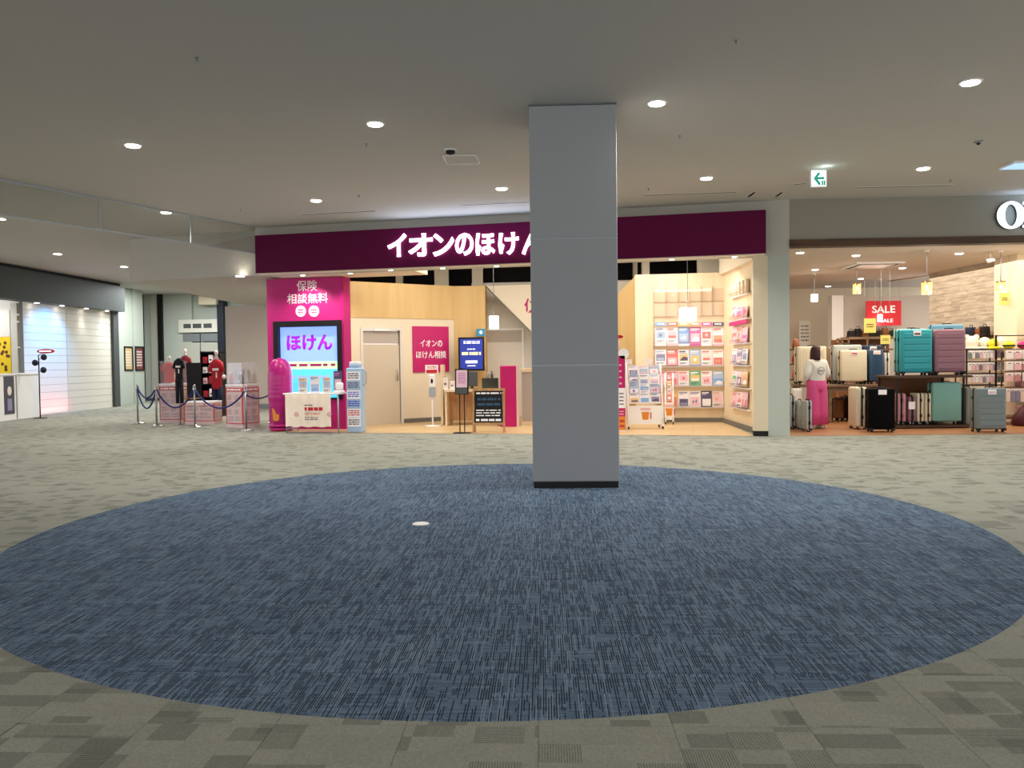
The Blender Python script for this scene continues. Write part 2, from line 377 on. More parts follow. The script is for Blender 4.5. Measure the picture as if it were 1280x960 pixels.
for i in range(-38, 30):
    for j in range(-10, 76):
        q = tile_xy(i, j); c = sum(q, Vector((0, 0)))/4
        if c.x < -18.5 or c.x > 12.7 or c.y < -5 or c.y > 37: continue
        ds = [(p-CC).length for p in q]
        if min(ds) < CR:
            if max(ds) < CR:
                if full_b is None: full_b = tile_mesh(q, c, -.004, .003, 'blue_carpet').mesh('carpet_tile')
                link('carpet_tile', full_b, disc, (c.x-CC.x, c.y-CC.y, 0))
            else:
                cp = clip(q)
                if len(cp) > 2:
                    cc = sum(cp, Vector((0, 0)))/len(cp)
                    part('carpet_tile', tile_mesh(cp, cc, -.004, .003, 'blue_carpet'), disc, (cc.x-CC.x, cc.y-CC.y, 0))
        if max(ds) > CR: cells.append((c, q))
seen = sorted([x for x in cells if x[0].y > 2.1 and abs(x[0].x) < x[0].y*.66+.3], key=lambda x: x[0].length)[:300]
ids = set(id(x) for x in seen)
for x in cells:
    c, q = x
    if id(x) in ids:
        if full_g is None: full_g = tile_mesh(q, c, -.012, 0, 'grey_carpet').mesh('carpet_tile')
        link('carpet_tile', full_g, fl, (c.x, c.y, 0))
    else:
        P = [rest.bm.verts.new((p.x, p.y, 0)) for p in q]; rest._fin([rest.bm.faces.new(P)])
o = part('distant_carpet', rest, fl); o['kind'] = 'stuff'
# ---- ceiling ----------------------------------------------------
struct('ceiling', box1('ceiling_paint', -19, -6, ZC, 13, 38, ZC+.2))
# ---- pillar -------------------------------------------------------
PA = G(666, 610.7); PW = .925; PDp = .9
pil = link('pillar', None, None, (PA.x, PA.y, 0), GY); pil['kind'] = 'structure'
part('base_plinth', box1('black', .012, .012, 0, PW-.012, PDp, .068), pil)
zj = [.07, D(720, 456.2, PA.y)[2], D(720, 297.8, PA.y)[2], ZC-.012]
for a, b in zip(zj, zj[1:]): part('cladding_panel', box1('pillar_panel', .004, 0, a+.006, PW-.004, PDp, b-.006, bev=.004), pil)
for b in zj[1:3]: part('joint_strip', box1('pillar_edge', 0.002, .006, b-.008, PW-.002, PDp-.006, b+.008), pil)
part('core', box1('mid_grey', .02, .02, .06, PW-.02, PDp-.02, ZC), pil)
part('head_trim', box1('mid_grey', .0, -.004, ZC-.012, PW, PDp, ZC-.001), pil)
# ---- insurance shop front ------------------------------------------
def pbox(pl, m, a0, a1, z0, z1, f, b, **k):      # box on plane: f in front (+n), b behind
    mb = MB().use(m).box(0, -f, 0, a1-a0, b, z1-z0, **k); return mb, pl.w(a0, z0)
def pstruct(name, pl, m, a0, a1, z0, z1, f, b, parent=None, label=None):
    mb, loc = pbox(pl, m, a0, a1, z0, z1, f, b); return struct(name, mb, parent, loc, pdir(pl), label)
FL = FAC.at(319, 284)[0]
a_r = FAC.at(941.6, 430)[0]; a_m = FAC.at(960, 430)[0]; a_e = 0
pstruct('wall_bulkhead', FAC, 'wall_paint', FL, a_e, 3.12, ZC, 0, .25)
pstruct('wall_pier', FAC, 'cool_wall', a_m, a_e, 0, 3.12, 0, .25)
pstruct('wall_pier_beige', FAC, 'beige_wall', a_r, a_m, 0.09, 3.12, 0, .25)
pstruct('baseboard_pier', FAC, 'rubber', a_r, a_m, 0, .09, .012, .25)
# fascia sign
FF = Plane((4.78, 13.9), FA, .16)
f0 = FF.at(319, 320)[0]; f1 = FF.at(957.5, 291)[0]; fz0, fz1 = 3.12, 3.88
fs = thing('shop_fascia', 'long dark magenta fascia sign over the insurance shop', 'sign', FAC.w(f0, fz0), pdir(FAC))
part('fascia_box', box1('fascia_magenta', 0, -.16, 0.02, f1-f0, 0, fz1-fz0), fs)
part('soffit_strip', box1('warm_beige', .01, -.155, 0, f1-f0-.01, 0, .02), fs, label='pale underside of the fascia')
pstruct('ceiling_portal', FAC, 'warm_beige', f0+.05, FL+3.2, 3.13, 3.3, 0, 1.1)
sg = [('イ', 485, 508.5), ('オ', 511, 541), ('ン', 541.5, 568), ('の', 569.5, 592), ('ほ', 595, 619), ('け', 623.5, 648.5), ('ん', 652.5, 679)]
for ch, x0, x1 in sg:
    t = (x0-485)/195; y0 = 293.5-2.2*t*1.0; y1 = 321-3.5*t
    a0, z0, a1, z1 = FF.rect(x0, y0-1, x1, y1)
    me = text_mesh(ch, 'sign_white', a1-a0, z1-z0, .024, .03); p = FF.w((a0+a1)/2, (z0+z1)/2, .005)-FAC.w(f0, fz0)
    q = Matrix.Rotation(-pdir(FAC), 3, 'Z') @ p; part('letter', me, fs, q)
for px in (370, 430, 490, 555, 622, 700, 840, 918):
    a = FAC.at(px, 335)[0]-f0
    yo = .2 if px < 440 else -.08; a = FAC.at(px, 335)[0]-f0+(.04 if px < 440 else 0)
    part('downlight', MB().use('lamp_ring').cyl((a, yo, -.012), (a, yo, .01), .055, 16).use('lamp_glow').cyl((a, yo, -.016), (a, yo, -.011), .042, 16), fs)
    lp = FAC.w(a+f0, 3.07, -yo)
    lamp('SPOT', lp, 70 if px < 440 else 26, (1, .93, .85), .04, lp+(Vector((0, .9, -2)) if px < 440 else Vector((0, .1, -3))), spot=1.9, blend=.8, name='fascia_light')
MWP = Plane((4.78, 13.9), FA, -.75)
# magenta wall with text
m0 = MWP.at(335, 450)[0]; m1 = MWP.at(428.5, 450)[0]
mw = thing('magenta_display_wall', 'magenta wall block left of the shop entrance with white Japanese lettering', 'display wall', MWP.w(m0, 0), pdir(MWP))
sx0, sz0, sx1, sz1 = MWP.rect(343, 401, 428, 499)
W_ = m1-m0
mb = MB().use('panel_magenta')
xa, xb = sx0-m0, sx1-m0
mb.box(0, 0, 0, W_, .35, sz0).box(0, 0, sz1, W_, .35, 3.12).box(0, 0, sz0, xa, .35, sz1).box(xb, 0, sz0, W_, .35, sz1)
part('panel', mb, mw)
part('edge_panel', box1('panel_magenta', W_, .01, 0, W_+.03, .36, 3.12), mw)
def mwt(body, x0, y0, x1, y1, m='print_white', b=.03):
    a0, z0, a1, z1 = MWP.rect(x0, y0, x1, y1); part('lettering', text_mesh(body, m, a1-a0, z1-z0, b, .006), mw, ((a0+a1)/2-m0, -.001, (z0+z1)/2))
mwt('保険', 371, 350.5, 396.5, 364, b=.004); mwt('相談無料', 359, 366.5, 410, 379.5, b=.006)
for x in (376, 392.5):
    a, z = MWP.at(x, 389); part('round_badge', MB().use('print_white').cyl((a-m0, -.006, z), (a-m0, 0, z), .115, 24).lines(a-m0-.06, z-.05, a-m0+.06, z+.05, -.006, 2, 'panel_magenta', .7, int(x)), mw)
# digital screen in the wall
scr = thing('digital_screen', 'large bright screen reading ほけん set in the magenta wall', 'screen', MWP.w(sx0, sz0), pdir(MWP))
sw, sh_ = sx1-sx0, sz1-sz0
part('bezel', MB().use('black').box(0, -.03, 0, .10, .3, sh_).box(sw-.10, -.03, 0, sw, .3, sh_).box(.1, -.03, sh_-.12, sw-.1, .3, sh_).box(.1, -.03, 0, sw-.1, .3, .03).box(.1, .1, .03, sw-.1, .3, sh_-.12), scr)
pb = .085
part('picture', MB().use('screen_blue').box(.1, pb, .78, sw-.1, .1, sh_-.12).use('screen_green').box(.1, pb, .62, sw-.1, .1, .78).use('screen_cyan').box(.1, pb, .03, sw-.1, .1, .62), scr, label='screen picture of blue sky, green band and cyan sea')
me = text_mesh('ほけん', 'screen_purple', sw*.68, .33, .04, .004); part('lettering', me, scr, (sw*.5, pb-.001, 1.17))
part('small_print', MB().lines(.3, .66, sw-.2, .75, pb, 1, 'panel_magenta', .6, 3).lines(.3, .42, sw-.25, .5, pb, 1, 'screen_blue', .7, 4), scr)
lamp('AREA', MWP.w((sx0+sx1)/2, .9, .12), 5, (.55, .68, 1), 1.0, MWP.w((sx0+sx1)/2, .9, 2), 'screen_light', size_y=1.0)
# ---- insurance shop interior ----------------------------------------
def wall(name, p, q, z0, z1, m, th=.12, parent=None, label=None):
    p, q = Vector((p[0], p[1], 0)), Vector((q[0], q[1], 0)); a = math.atan2(q.y-p.y, q.x-p.x)
    return struct(name, box1(m, 0, 0, z0, (q-p).length, th, z1), parent, p, a, label)
A1, A2, A3 = (-3.75, 17.05), (-1.33, 18.7), (-.60, 18.72)
L1 = Plane(A1, math.atan2(A2[1]-A1[1], A2[0]-A1[0]))
dx0, _, dx1, dz1 = L1.rect(454.5, 413, 500.5, 531)
dlen = (Vector(A2)-Vector(A1)).length
pstruct('wall_left', L1, 'warm_beige', 0, dx0, 0, 2.33, 0, .12); pstruct('wall_left_return', L1, 'warm_beige', dx1, dlen, 0, 2.33, 0, .12)
pstruct('wall_left_lintel', L1, 'warm_beige', dx0, dx1, dz1, 2.33, 0, .12)
pstruct('wall_left_upper', L1, 'yellow_wood', 0, dlen, 2.33, 3.1, .015, .12)
wall('wall_back_yellow', A2, A3, 0, 3.1, 'yellow_wood'); wall('wall_back_return', (A3[0]-.001, A3[1]+.02), (A3[0]+.02, 19.7), 0, 3.1, 'yellow_wood', .04)
pstruct('baseboard_left', L1, 'baseboard', dx1+.06, dlen, 0, .1, .02, 0)
wall('baseboard_back', (A2[0], A2[1]-.02), (A3[0], A3[1]-.02), 0, .1, 'baseboard', .02)
pstruct('wall_side_left', Plane((m0*0+MWP.w(m1, 0).x+.03, MWP.w(m1, 0).y+.36), math.atan2(A1[1]-MWP.w(m1, 0).y-.36, A1[0]-MWP.w(m1, 0).x-.03)), 'warm_beige', 0, .9, 0, 3.1, .05, .05)
dr = link('door_1', None, None, L1.w(dx0, 0), pdir(L1)); dr['kind'] = 'structure'; dw = dx1-dx0
part('door_frame', MB().use('off_white').box(-.06, -.02, 0, 0, .1, dz1+.06).box(dw, -.02, 0, dw+.06, .1, dz1+.06).box(0, -.02, dz1, dw, .1, dz1+.06), dr)
lf = part('door_leaf', box1('door_beige', .01, .02, .01, dw-.01, .06, dz1-.3), dr); part('transom_panel', box1('frosted', .01, .04, dz1-.29, dw-.01, .06, dz1-.01), dr)
part('handle', MB().use('steel').cyl((dw-.08, -.02, .95), (dw-.08, -.02, 1.2), .012), lf); part('door_closer', box1('white', dw*.3, -.03, dz1-.01, dw*.7, .02, dz1+.03), dr)
wall('wall_back', (-.95, 19.6), (2.95, 19.3), 0, 3.25, 'off_white')
L2 = Plane((-.95, 19.6), math.atan2(-.3, 3.9))
a0, z0, a1, z1 = L2.rect(609, 413, 653, 530)
wr = link('door_2', None, None, L2.w(a0, 0), pdir(L2)); wr['kind'] = 'structure'; dw = a1-a0
part('door_frame', MB().use('white').box(-.05, -.04, 0, 0, 0, z1+.05).box(dw, -.04, 0, dw+.05, 0, z1+.05).box(0, -.04, z1, dw, 0, z1+.05), wr)
part('transom_panel', box1('frosted', 0, -.03, z1-.28, dw, 0, z1), wr); part('door_leaf', box1('off_white', 0, -.02, .01, dw, 0, z1-.28), wr)
# V-shaped hanging panel with magenta lettering
VP = Plane((-.6, 18.95), math.atan2(-.25, 3.9))
pts = [VP.at(x, y) for x, y in ((607, 357.5), (663, 414), (708, 449), (727, 449), (768, 373), (796, 351))]
vb = thing('sloping_header_panel', 'cream header panel with slanting lower edges behind the grey pillar', 'sign panel', VP.w(0, 0), pdir(VP))
part('panel', MB().use('warm_beige').prism([(a, z) for a, z in pts], -.02, .02), vb)
part('edge_strip', MB().use('mid_grey').tube([(pts[0][0], -.025, pts[0][1]), (pts[1][0], -.025, pts[1][1])], .012, 4), vb, label='thin grey line along the slanting edge')
a0, z0, a1, z1 = VP.rect(655.5, 373, 685, 391); part('lettering', text_mesh('保険', 'magenta', a1-a0, z1-z0, .03, .006), vb, ((a0+a1)/2, -.022, (z0+z1)/2))
# right: slanted wood panel, corner post, rack wall, side wall
RW = Plane((2.9, 17.35), math.atan2(-.25, 1.58))
WP = Plane((2.2, 18.3), math.atan2(-.95, .62))
p0 = VP.at(765, 372)
struct('wall_slanted_wood', MB().use('yellow_wood').prism([(0, 0), (1.12, 0), (1.12, 3.17), (.88, 3.17), (0, 2.62)], 0, .08), None, (2.2, 18.3, 0), math.atan2(-.93, .66))
struct('trim_1', box1('light_wood', -.24, -.02, 0, .03, .1, 3.17), None, (2.9, 17.34, 0), pdir(RW))
wall('wall_rack', (2.9, 17.35), (4.48, 17.1), 0, 3.17, 'light_wood'); wall('wall_right', (4.48, 17.1), (4.40, 14.25), 0, 3.12, 'light_wood', .1)
struct('wall_right_upper', box1('warm_beige', 0, -.1, 3.12, 2.85, 0, 4.0), None, (4.5, 17.1, 0), math.atan2(-2.85, -.08))
wall('baseboard_rack', (2.9, 17.33), (4.47, 17.08), 0, .1, 'baseboard', .02); wall('baseboard_right', (4.45, 17.1), (4.37, 14.3), 0, .1, 'baseboard', -.02)
# dark void above the partitions with pale posts
wall('wall_void', (-5.4, 20.4), (5.0, 20.0), 2.9, ZC, 'void', .1); struct('ceiling_shop', MB().use('void').slab([(-4.9, 16.4), (4.6, 14.3), (5, 20.5), (-5.4, 20.5)], 3.98, 4.02))
for k, (x0, x1, Y) in enumerate(((494.5, 503, 19.4), (543, 560.5, 19.4), (590, 603.5, 19.4), (792, 797, 19.2), (803, 812, 18.6), (873, 943, 17.9))):
    a, b = D(x0, 345, Y).x, D(x1, 345, Y).x
    struct('trim_%d' % (k+2), box1('warm_beige', a, Y, 2.9, b, Y+.15, 3.98))
# wooden floors of planks
def plank_floor(name, poly, m, ang, pw, pl_, z=.004, limit=300):
    fo = link(name, None); fo['kind'] = 'structure'
    xs = [p[0] for p in poly]; ys = [p[1] for p in poly]
    base = MB().use('baseboard').slab(poly, -.003, z-.002); part('underlay', base, fo)
    u = Vector((math.cos(ang), math.sin(ang))); v = Vector((-u.y, u.x)); P = [Vector(p) for p in poly]
    def clipc(q):
        for k in range(len(P)):
            a, b = P[k], P[(k+1) % len(P)]; e = b-a; out = []
            for i in range(len(q)):
                s0, s1 = q[i], q[(i+1) % len(q)]; d0 = e.x*(s0.y-a.y)-e.y*(s0.x-a.x); d1 = e.x*(s1.y-a.y)-e.y*(s1.x-a.x)
                if d0 >= 0: out.append(s0)
                if d0*d1 < -1e-12: out.append(s0+(s1-s0)*(d0/(d0-d1)))
            q = out
            if len(q) < 3: return []
        return q
    su = [p.dot(u) for p in P]; sv = [p.dot(v) for p in P]; n = 0; got = []
    j = math.floor(min(sv)/pw)
    while j*pw < max(sv):
        i = math.floor(min(su)/pl_)-1
        while i*pl_ < max(su):
            o_ = (j % 3)*pl_/3; e = .002
            q = clipc([u*(i*pl_+o_+a)+v*(j*pw+b) for a, b in ((e, e), (pl_-e, e), (pl_-e, pw-e), (e, pw-e))])
            if len(q) > 2: got.append(q)
            i += 1
        j += 1
    got.sort(key=lambda q: min(p.length for p in q)); more = None
    for k, q in enumerate(got):
        c = sum(q, Vector((0, 0)))/len(q)
        if k < limit:
            mb = MB().use(m).slab([(p.x-c.x, p.y-c.y) for p in q], 0, .003); part('plank', mb, fo, (c.x, c.y, z-.001))
        else:
            more = more or MB().use(m); more.slab([(p.x, p.y) for p in q], z-.001, z+.002)
    if more: part('distant_planks', more, fo)['kind'] = 'stuff'
fp = [FAC.w(FAC.at(335, 540)[0], 0, .0), FAC.w(a_r+.02, 0, 0)]
plank_floor('floor_insurance_shop', [(fp[0].x, fp[0].y), (fp[1].x, fp[1].y), (4.5, 17.3), (2.9, 20), (-2.5, 20), (-4.2, 18.2)], 'plank_floor', FA, .18, 1.2)
plank_floor('floor_luggage_shop', [(4.8, 13.97), (11, 13.72), (11, 23.5), (5.2, 23.5)], 'red_floor', GY, .2, 1.4)
# ---- luggage shop shell ----------------------------------------------
mat('header_paint', '#938e80', .8, var=.02, scale=1)
pstruct('wall_luggage_header', ORI, 'header_paint', .0, 6.5, 3.37, ZC, 0, .2)
tw = struct('trim_9', MB().use('walnut').box(.0, -.03, 0, 6.5, .2, .125), None, ORI.w(0, 3.25), GY)
struct('ceiling_luggage', box1('pink_beige', 4.6, 14.12, 3.34, 12, 24.2, 3.42))
wall('wall_luggage_left', (4.83, 14.1), (5.15, 24), 0, 3.34, 'cool_wall', .12)
wall('wall_luggage_back', (5.0, 23.6), (12, 23.3), 0, 3.34, 'warm_beige', .12)
wall('wall_luggage_mid', D(1055, 400, 21.5).xy, D(1172, 400, 21.3).xy, 0, 2.95, 'pink_beige', .12)
wall('trim_10', D(1040, 400, 21.4).xy, D(1054.5, 400, 21.4).xy, 0, 2.98, 'white', .3)
PL = Plane((10.12, 19.6), math.atan2(-3.0, .12))
pw_ = link('wall_luggage_right', None, None, (10.12, 19.6, 0), pdir(PL)); pw_['kind'] = 'structure'
part('backing', box1('baseboard', 0, .02, 0, 2.75, .14, 3.34), pw_)
for k in range(24):
    z = k*.14; x = -.3*(k % 3)
    while x < 2.75:
        a, b = max(x, 0), min(x+.92, 2.75)
        if b-a > .05: part('plank', box1('pale_plank', 0, 0, 0, b-a-.004, .025-.008*((k*7+int(x*9)) % 3)/2, min(.136, 3.34-z)), pw_, (a, 0, z))
        x += .92
wall('wall_luggage_pier', (10.05, 16.85), (10.0, 16.0), 0, 3.34, 'warm_beige', .4); wall('wall_luggage_end', (10.3, 16.0), (10.2, 13.9), 0, 3.34, 'warm_beige', .12)
# ---- left side: smoke barrier, soffit, storefront, corridor -----------
wp0, wp1 = G(0, 224, ZC-.01), G(319, 284.2, ZC-.01)
d_ = (wp0-wp1).normalized(); SBP = wp1; s_end = wp0+d_*2.6
sb = thing('smoke_barrier', 'clear glass smoke barrier hanging from the ceiling at upper left', 'glass barrier', (SBP.x, SBP.y, 0), math.atan2(d_.y, d_.x))
Lb = (s_end-wp1).length; j1 = (G(240, 268, ZC)-wp1).length; j2 = (G(122, 247, ZC)-wp1).length
part('top_rail', box1('pillar_edge', 0, -.015, ZC-.03, Lb, .015, ZC-.001), sb); part('bottom_rail', box1('pillar_edge', 0, -.012, ZC-.53, Lb, .012, ZC-.505), sb)
for a, b in ((0, j1), (j1, j2), (j2, Lb)): part('glass_pane', box1('clear_glass', a+.01, -.004, ZC-.505, b-.01, .004, ZC-.03), sb)
for a in (j1, j2): part('joint_post', box1('pillar_edge', a-.01, -.01, ZC-.505, a+.01, .01, ZC-.03), sb)
q0, q1 = G(163, 352, 3.16), G(319, 344, 3.16)
bq = q1+(q1-q0).normalized()*.5
struct('ceiling_soffit', MB().use('ceiling_paint').slab([(q0.x, q0.y), (bq.x, bq.y), (-4.9, 23.6), (q0.x+.02, 25.4)], 3.16, ZC))
w0, w1 = G(284, 510, 0), G(346, 510.5, 0)
wall('wall_corridor', (-8.9, 25.2), (-5.0, 23.5), 0, 3.16, 'pink_beige', .15)
wall('baseboard_corridor', (-8.9, 25.18), (-5.0, 23.48), 0, .14, 'mid_grey', .02)
wall('wall_corridor_side', (-4.85, 17.35), (-4.95, 23.5), 0, 3.16, 'pink_beige', -.1)
LS = Plane(G(85, 514.8).xy, math.pi/2+GY+.0)     # along the left storefront, u pointing away
LS.n = Vector((LS.u.y, -LS.u.x, 0))
def lsat(px, py): return LS.at(px, py)
lz = 3.14; LX = LS.q
eN = lsat(145, 450)[0]; s33 = lsat(31, 480)[0]; s85 = 0; s140 = lsat(139, 470)[0]
pstruct('wall_left_header', LS, 'dark_grey', -4.5, eN, lz, ZC-.1, .35, .1)
pstruct('trim_11', LS, 'black', -4.5, eN, ZC-.1, ZC, .2, .1)  # black strip painted in for the dark gap between header and ceiling
pstruct('trim_12', LS, 'dark_grey', s140, eN, 0, lz, .12, .3)
def board_wall(name, a0, a1, z1, m, off):
    r = link(name, None, None, LS.w(a0, 0), pdir(LS)); r['kind'] = 'structure'; n = int(z1/.21)
    part('backing', box1('mid_grey', 0, 0, 0, a1-a0, .1, z1), r)
    for k in range(n+1):
        if k*.21 < z1: part('board', box1(m, 0, -off, 0, a1-a0, 0, min(.203, z1-k*.21)), r, (0, 0, k*.21))
board_wall('wall_left_boards', 0, s140, lz, 'off_white', .03); board_wall('wall_left_blue_boards', s33, 0, lz, 'white', .015)
wall('wall_left_shop_back', (-19, 20), (-18.7, 30), 0, ZC, 'off_white', .1); wall('wall_left_shop_end', LS.w(s33+1.4, 0, -.15).xy, LS.w(s33+1.4, 0, -5.5).xy, 0, ZC, 'off_white', .1)
# corridor panels
cx = lambda px, Y: D(px, 430, Y).x
struct('wall_corridor_far', box1('cool_wall', -14.5, 31, 0, -7, 31.2, ZC))
LC = Plane(G(171, 504.3).xy, math.pi/2+GY*.2)
def lc(px): return LC.at(px, 450)[0]
for k, (x0, x1, of) in enumerate(((146, 166, .0), (166, 178, .06))):
    pstruct('wall_corridor_panel_%d' % (k+1), LC, 'cool_wall', lc(x0), lc(x1), 0, ZC, of, .1)
CF = Plane((0, 29.6), -.10)
def cf(px): return CF.at(px, 450)[0]
segs = [(176, 181.5, 'black', .12), (181.5, 190, 'cool_wall', .0), (190, 200, 'wall_paint', .05), (200, 205.5, 'black', .12), (205.5, 241, 'cool_wall', 0), (241, 276, 'cool_wall', -.15), (275.5, 283, 'navy_post', .2)]
mat('navy_post', '#14182a', .5)
for k, (x0, x1, m, of) in enumerate(segs):
    z1 = ZC if m != 'navy_post' else CF.at(279, 376)[1]
    pstruct('wall_corridor_bay_%d' % (k+1), CF, m, cf(x0), cf(x1), 0, z1, of, .2)
pstruct('baseboard_corridor_left', CF, 'dark_grey', cf(181.5), cf(200), 0, .1, .07, 0)
a0, z0, a1, z1 = CF.rect(225, 399.5, 275, 415.5)
cs = thing('corridor_sign', 'pale wide header sign with small dark letters above the far door', 'sign', CF.w(a0, z0), pdir(CF))
part('board', box1('off_white', 0, -.12, 0, a1-a0, .15, z1-z0), cs); part('small_print', MB().lines(.2, .15, a1-a0-.2, z1-z0-.15, -.12, 1, 'dark_grey', .9, 5), cs)
a0, z0, a1, z1 = CF.rect(229, 416, 274, 500)
dd = link('door_3', None, None, CF.w(a0, 0), pdir(CF)); dd['kind'] = 'structure'; ww = a1-a0
for x in (0, ww/2): part('door_leaf', box1('wall_paint', x+.02, -.03, .01, x+ww/2-.02, .14, 2.2), dd); part('transom_panel', box1('mid_grey', x+.02, -.02, 2.24, x+ww/2-.02, .14, z1-.02), dd)
a0, z0, a1, z1 = CF.rect(254, 371, 276, 381.5)
hw = thing('hanging_air_unit', 'small cream hanging box unit high in the corridor corner', 'air unit', CF.w(a0, z0, .4), pdir(CF))
part('casing', box1('warm_beige', 0, 0, 0, a1-a0, .3, z1-z0, bev=.02), hw); [part('hanger', MB().use('mid_grey').box(x, .1, z1-z0, x+.03, .13, ZC-z0), hw) for x in (.1, a1-a0-.13)]
for i, (x0, x1, m, nm) in enumerate(((155, 165.5, 'poster_tan', 'tan'), (166.5, 177, 'poster_maroon', 'maroon'))):
    mat('poster_tan', '#c8a878', .5); mat('poster_maroon', '#7c3a40', .5)
    pl = LC; a0, z0, a1, z1 = pl.rect(x0, 433, x1, 463.5)
    t = thing('framed_poster', '%s poster in a dark frame, %s of the pair on the corridor wall' % (nm, ('left', 'right')[i]), 'poster', pl.w(a0, z0, (.0, .06)[i]), pdir(pl)); w_, h_ = a1-a0, z1-z0
    part('frame', MB().use('black').box(0, -.03, 0, .05, 0, h_).box(w_-.05, -.03, 0, w_, 0, h_).box(.05, -.03, 0, w_-.05, 0, .05).box(.05, -.03, h_-.05, w_-.05, 0, h_), t)
    part('print', MB().use(m).box(.05, -.01, .05, w_-.05, 0, h_-.05).lines(.12, .15, w_-.12, h_-.15, -.01, 6, 'off_white', .5, i), t)
# ================================================================== CEILING FIXTURES
def downlight(p, label, power=120, r=.085, glow='lamp_glow', color=(1, .965, .90), group='round downlights in the hall ceiling', spot=2.35):
    t = thing('downlight', label, 'ceiling light', (p.x, p.y, p.z), 0, group)
    if not hasattr(downlight, 'ring'):
        downlight.ring = MB().use('lamp_ring').lathe([(.075, -.012), (.105, -.012), (.11, -.004), (.11, 0), (.075, 0)], seg=24).mesh('trim_ring')
        downlight.gl = MB().use('lamp_glow').lathe([(.082, -.022), (.086, -.008), (.08, 0)], seg=24).mesh('lens')
    a = link('trim_ring', downlight.ring, t); b = link('lens', downlight.gl, t)
    if r != .085: a.scale = b.scale = (r/.085,)*3
    if power: lamp('SPOT', p-Vector((0, 0, .05)), power, color, .09, p-Vector((0, 0, 3)), spot=spot, blend=1.0, parent=t)
    return t
hall = [(166, 181, 'nearest the left edge in the front row'), (469, 154, 'front row, second from the left'), (821, 128, 'front row, just right of the grey pillar'), (1213, 102, 'front row, far right above the luggage shop side'),
        (395, 250, 'second row, above the left part of the magenta fascia'), (627, 235, 'second row, left of the pillar above the fascia lettering'), (883, 222, 'second row, right of the pillar'), (1154, 210, 'second row, right of the exit sign'),
        (207.5, 265, 'beside the glass smoke barrier'), (0, 273, 'beyond the glass barrier at the left edge'), (72, 317, 'beyond the glass barrier above the dark grey header'), (155, 333, 'beyond the glass barrier next to the soffit')]
for k, (x, y, d) in enumerate(hall):
    downlight(G(x, y, ZC), 'round white recessed downlight, '+d, 290 if k < 8 else 330)
for Y in (4.6, .4, -3.4):
    for X in (-4.7, -1.6, 1.5, 4.6, 7.7): downlight(Vector((X-Y*.04, Y-.24*X, ZC)), 'round recessed downlight outside the picture, row at %.1f m, %.1f m across' % (Y, X), 60)
downlight(Vector((7.6, 7.3, ZC)), 'round recessed downlight outside the picture by the side wall', 130); downlight(Vector((8.9, 10.9, ZC)), 'round recessed downlight outside the picture by the side wall', 130)
downlight(Vector((-7.7, 10.6, ZC)), 'round recessed downlight outside the picture by the side wall', 130)
downlight(G(300, 344.5, 3.155), 'small round downlight in the low soffit left of the fascia', 60)
lamp('AREA', (-6.6, 20.5, 3.1), 120, (1, .93, .86), 1.2, (-6.6, 20.5, 0), 'corridor_fill_light', size_y=3)  # added fill lamp without a fitting, bounces warm light up to the soffit
lamp('AREA', (-11, 27.5, 4.0), 260, (.95, 1, .98), 3, (-11, 27.5, 0), 'corridor_end_fill_light', size_y=1.5)  # added fill lamp without a fitting, brightens the far corridor bays
for x, y in ((37, 374), (69, 378), (100, 383), (126, 384.5)):
    a = LS.at(x, y)[0]; downlight(LS.w(a, lz-.005, .2), 'small downlight under the dark grey header, %s' % {37: 'leftmost of four', 69: 'second from the left', 100: 'above the white boards', 126: 'nearest the grey jamb'}[x], 26 if x > 90 else 7, .06, group='downlights under the dark grey header', spot=1.3 if x > 90 else 1.8, color=(1, .98, .94))
lamp('SPOT', LS.w(-1.0, 2.9, 1.2), 130, (.13, .42, 1), .1, LS.w(-1.0, 1.9, 0), 'blue_wash_light', spot=1.75)
lamp('AREA', LS.w(-1.3, .03, .15), 9, (1, .12, .10), 2.4, LS.w(-1.3, 1.5, .1), 'red_floor_light', size_y=.1)
# exit sign
p = G(1023.5, 213, ZC); e0 = D(1014, 222, p.y); e1 = D(1033.5, 222, p.y); zt, zb = D(1023, 212.5, p.y).z, D(1023, 233.5, p.y).z
ex = thing('exit_sign', 'glowing white emergency exit sign with a green arrow pointing left', 'exit sign', (p.x, p.y, zb), 0)
hw_ = (e1.x-e0.x)/2
part('housing', box1('white', -hw_, 0, 0, hw_, .05, zt-zb), ex); part('mount', box1('mid_grey', -hw_*.5, .01, zt-zb, hw_*.5, .04, ZC-zb), ex)
part('face', box1('exit_white', -hw_+.008, -.004, .008, hw_-.008, 0, zt-zb-.008), ex)
h = zt-zb; ar = [(-.75, .5), (-.1, .86), (.12, .86), (.12, .74), (-.18, .58), (.72, .58), (.72, .44), (-.18, .44), (.2, .22), (.2, .1), (-.02, .1)]
part('arrow', MB().use('exit_green').prism([(x*hw_*.95, z*h) for x, z in ar], -.008, -.004), ex, label='green arrow pointing left')
[part('pictogram_bar', MB().use('exit_green').box(hw_*a, -.008, .02, hw_*b, -.004, .09), ex) for a, b in ((.35, .55), (.62, .82))]
lamp('POINT', (p.x, p.y-.25, zb+.16), .9, (.75, 1, .97), .05, name='exit_glow')
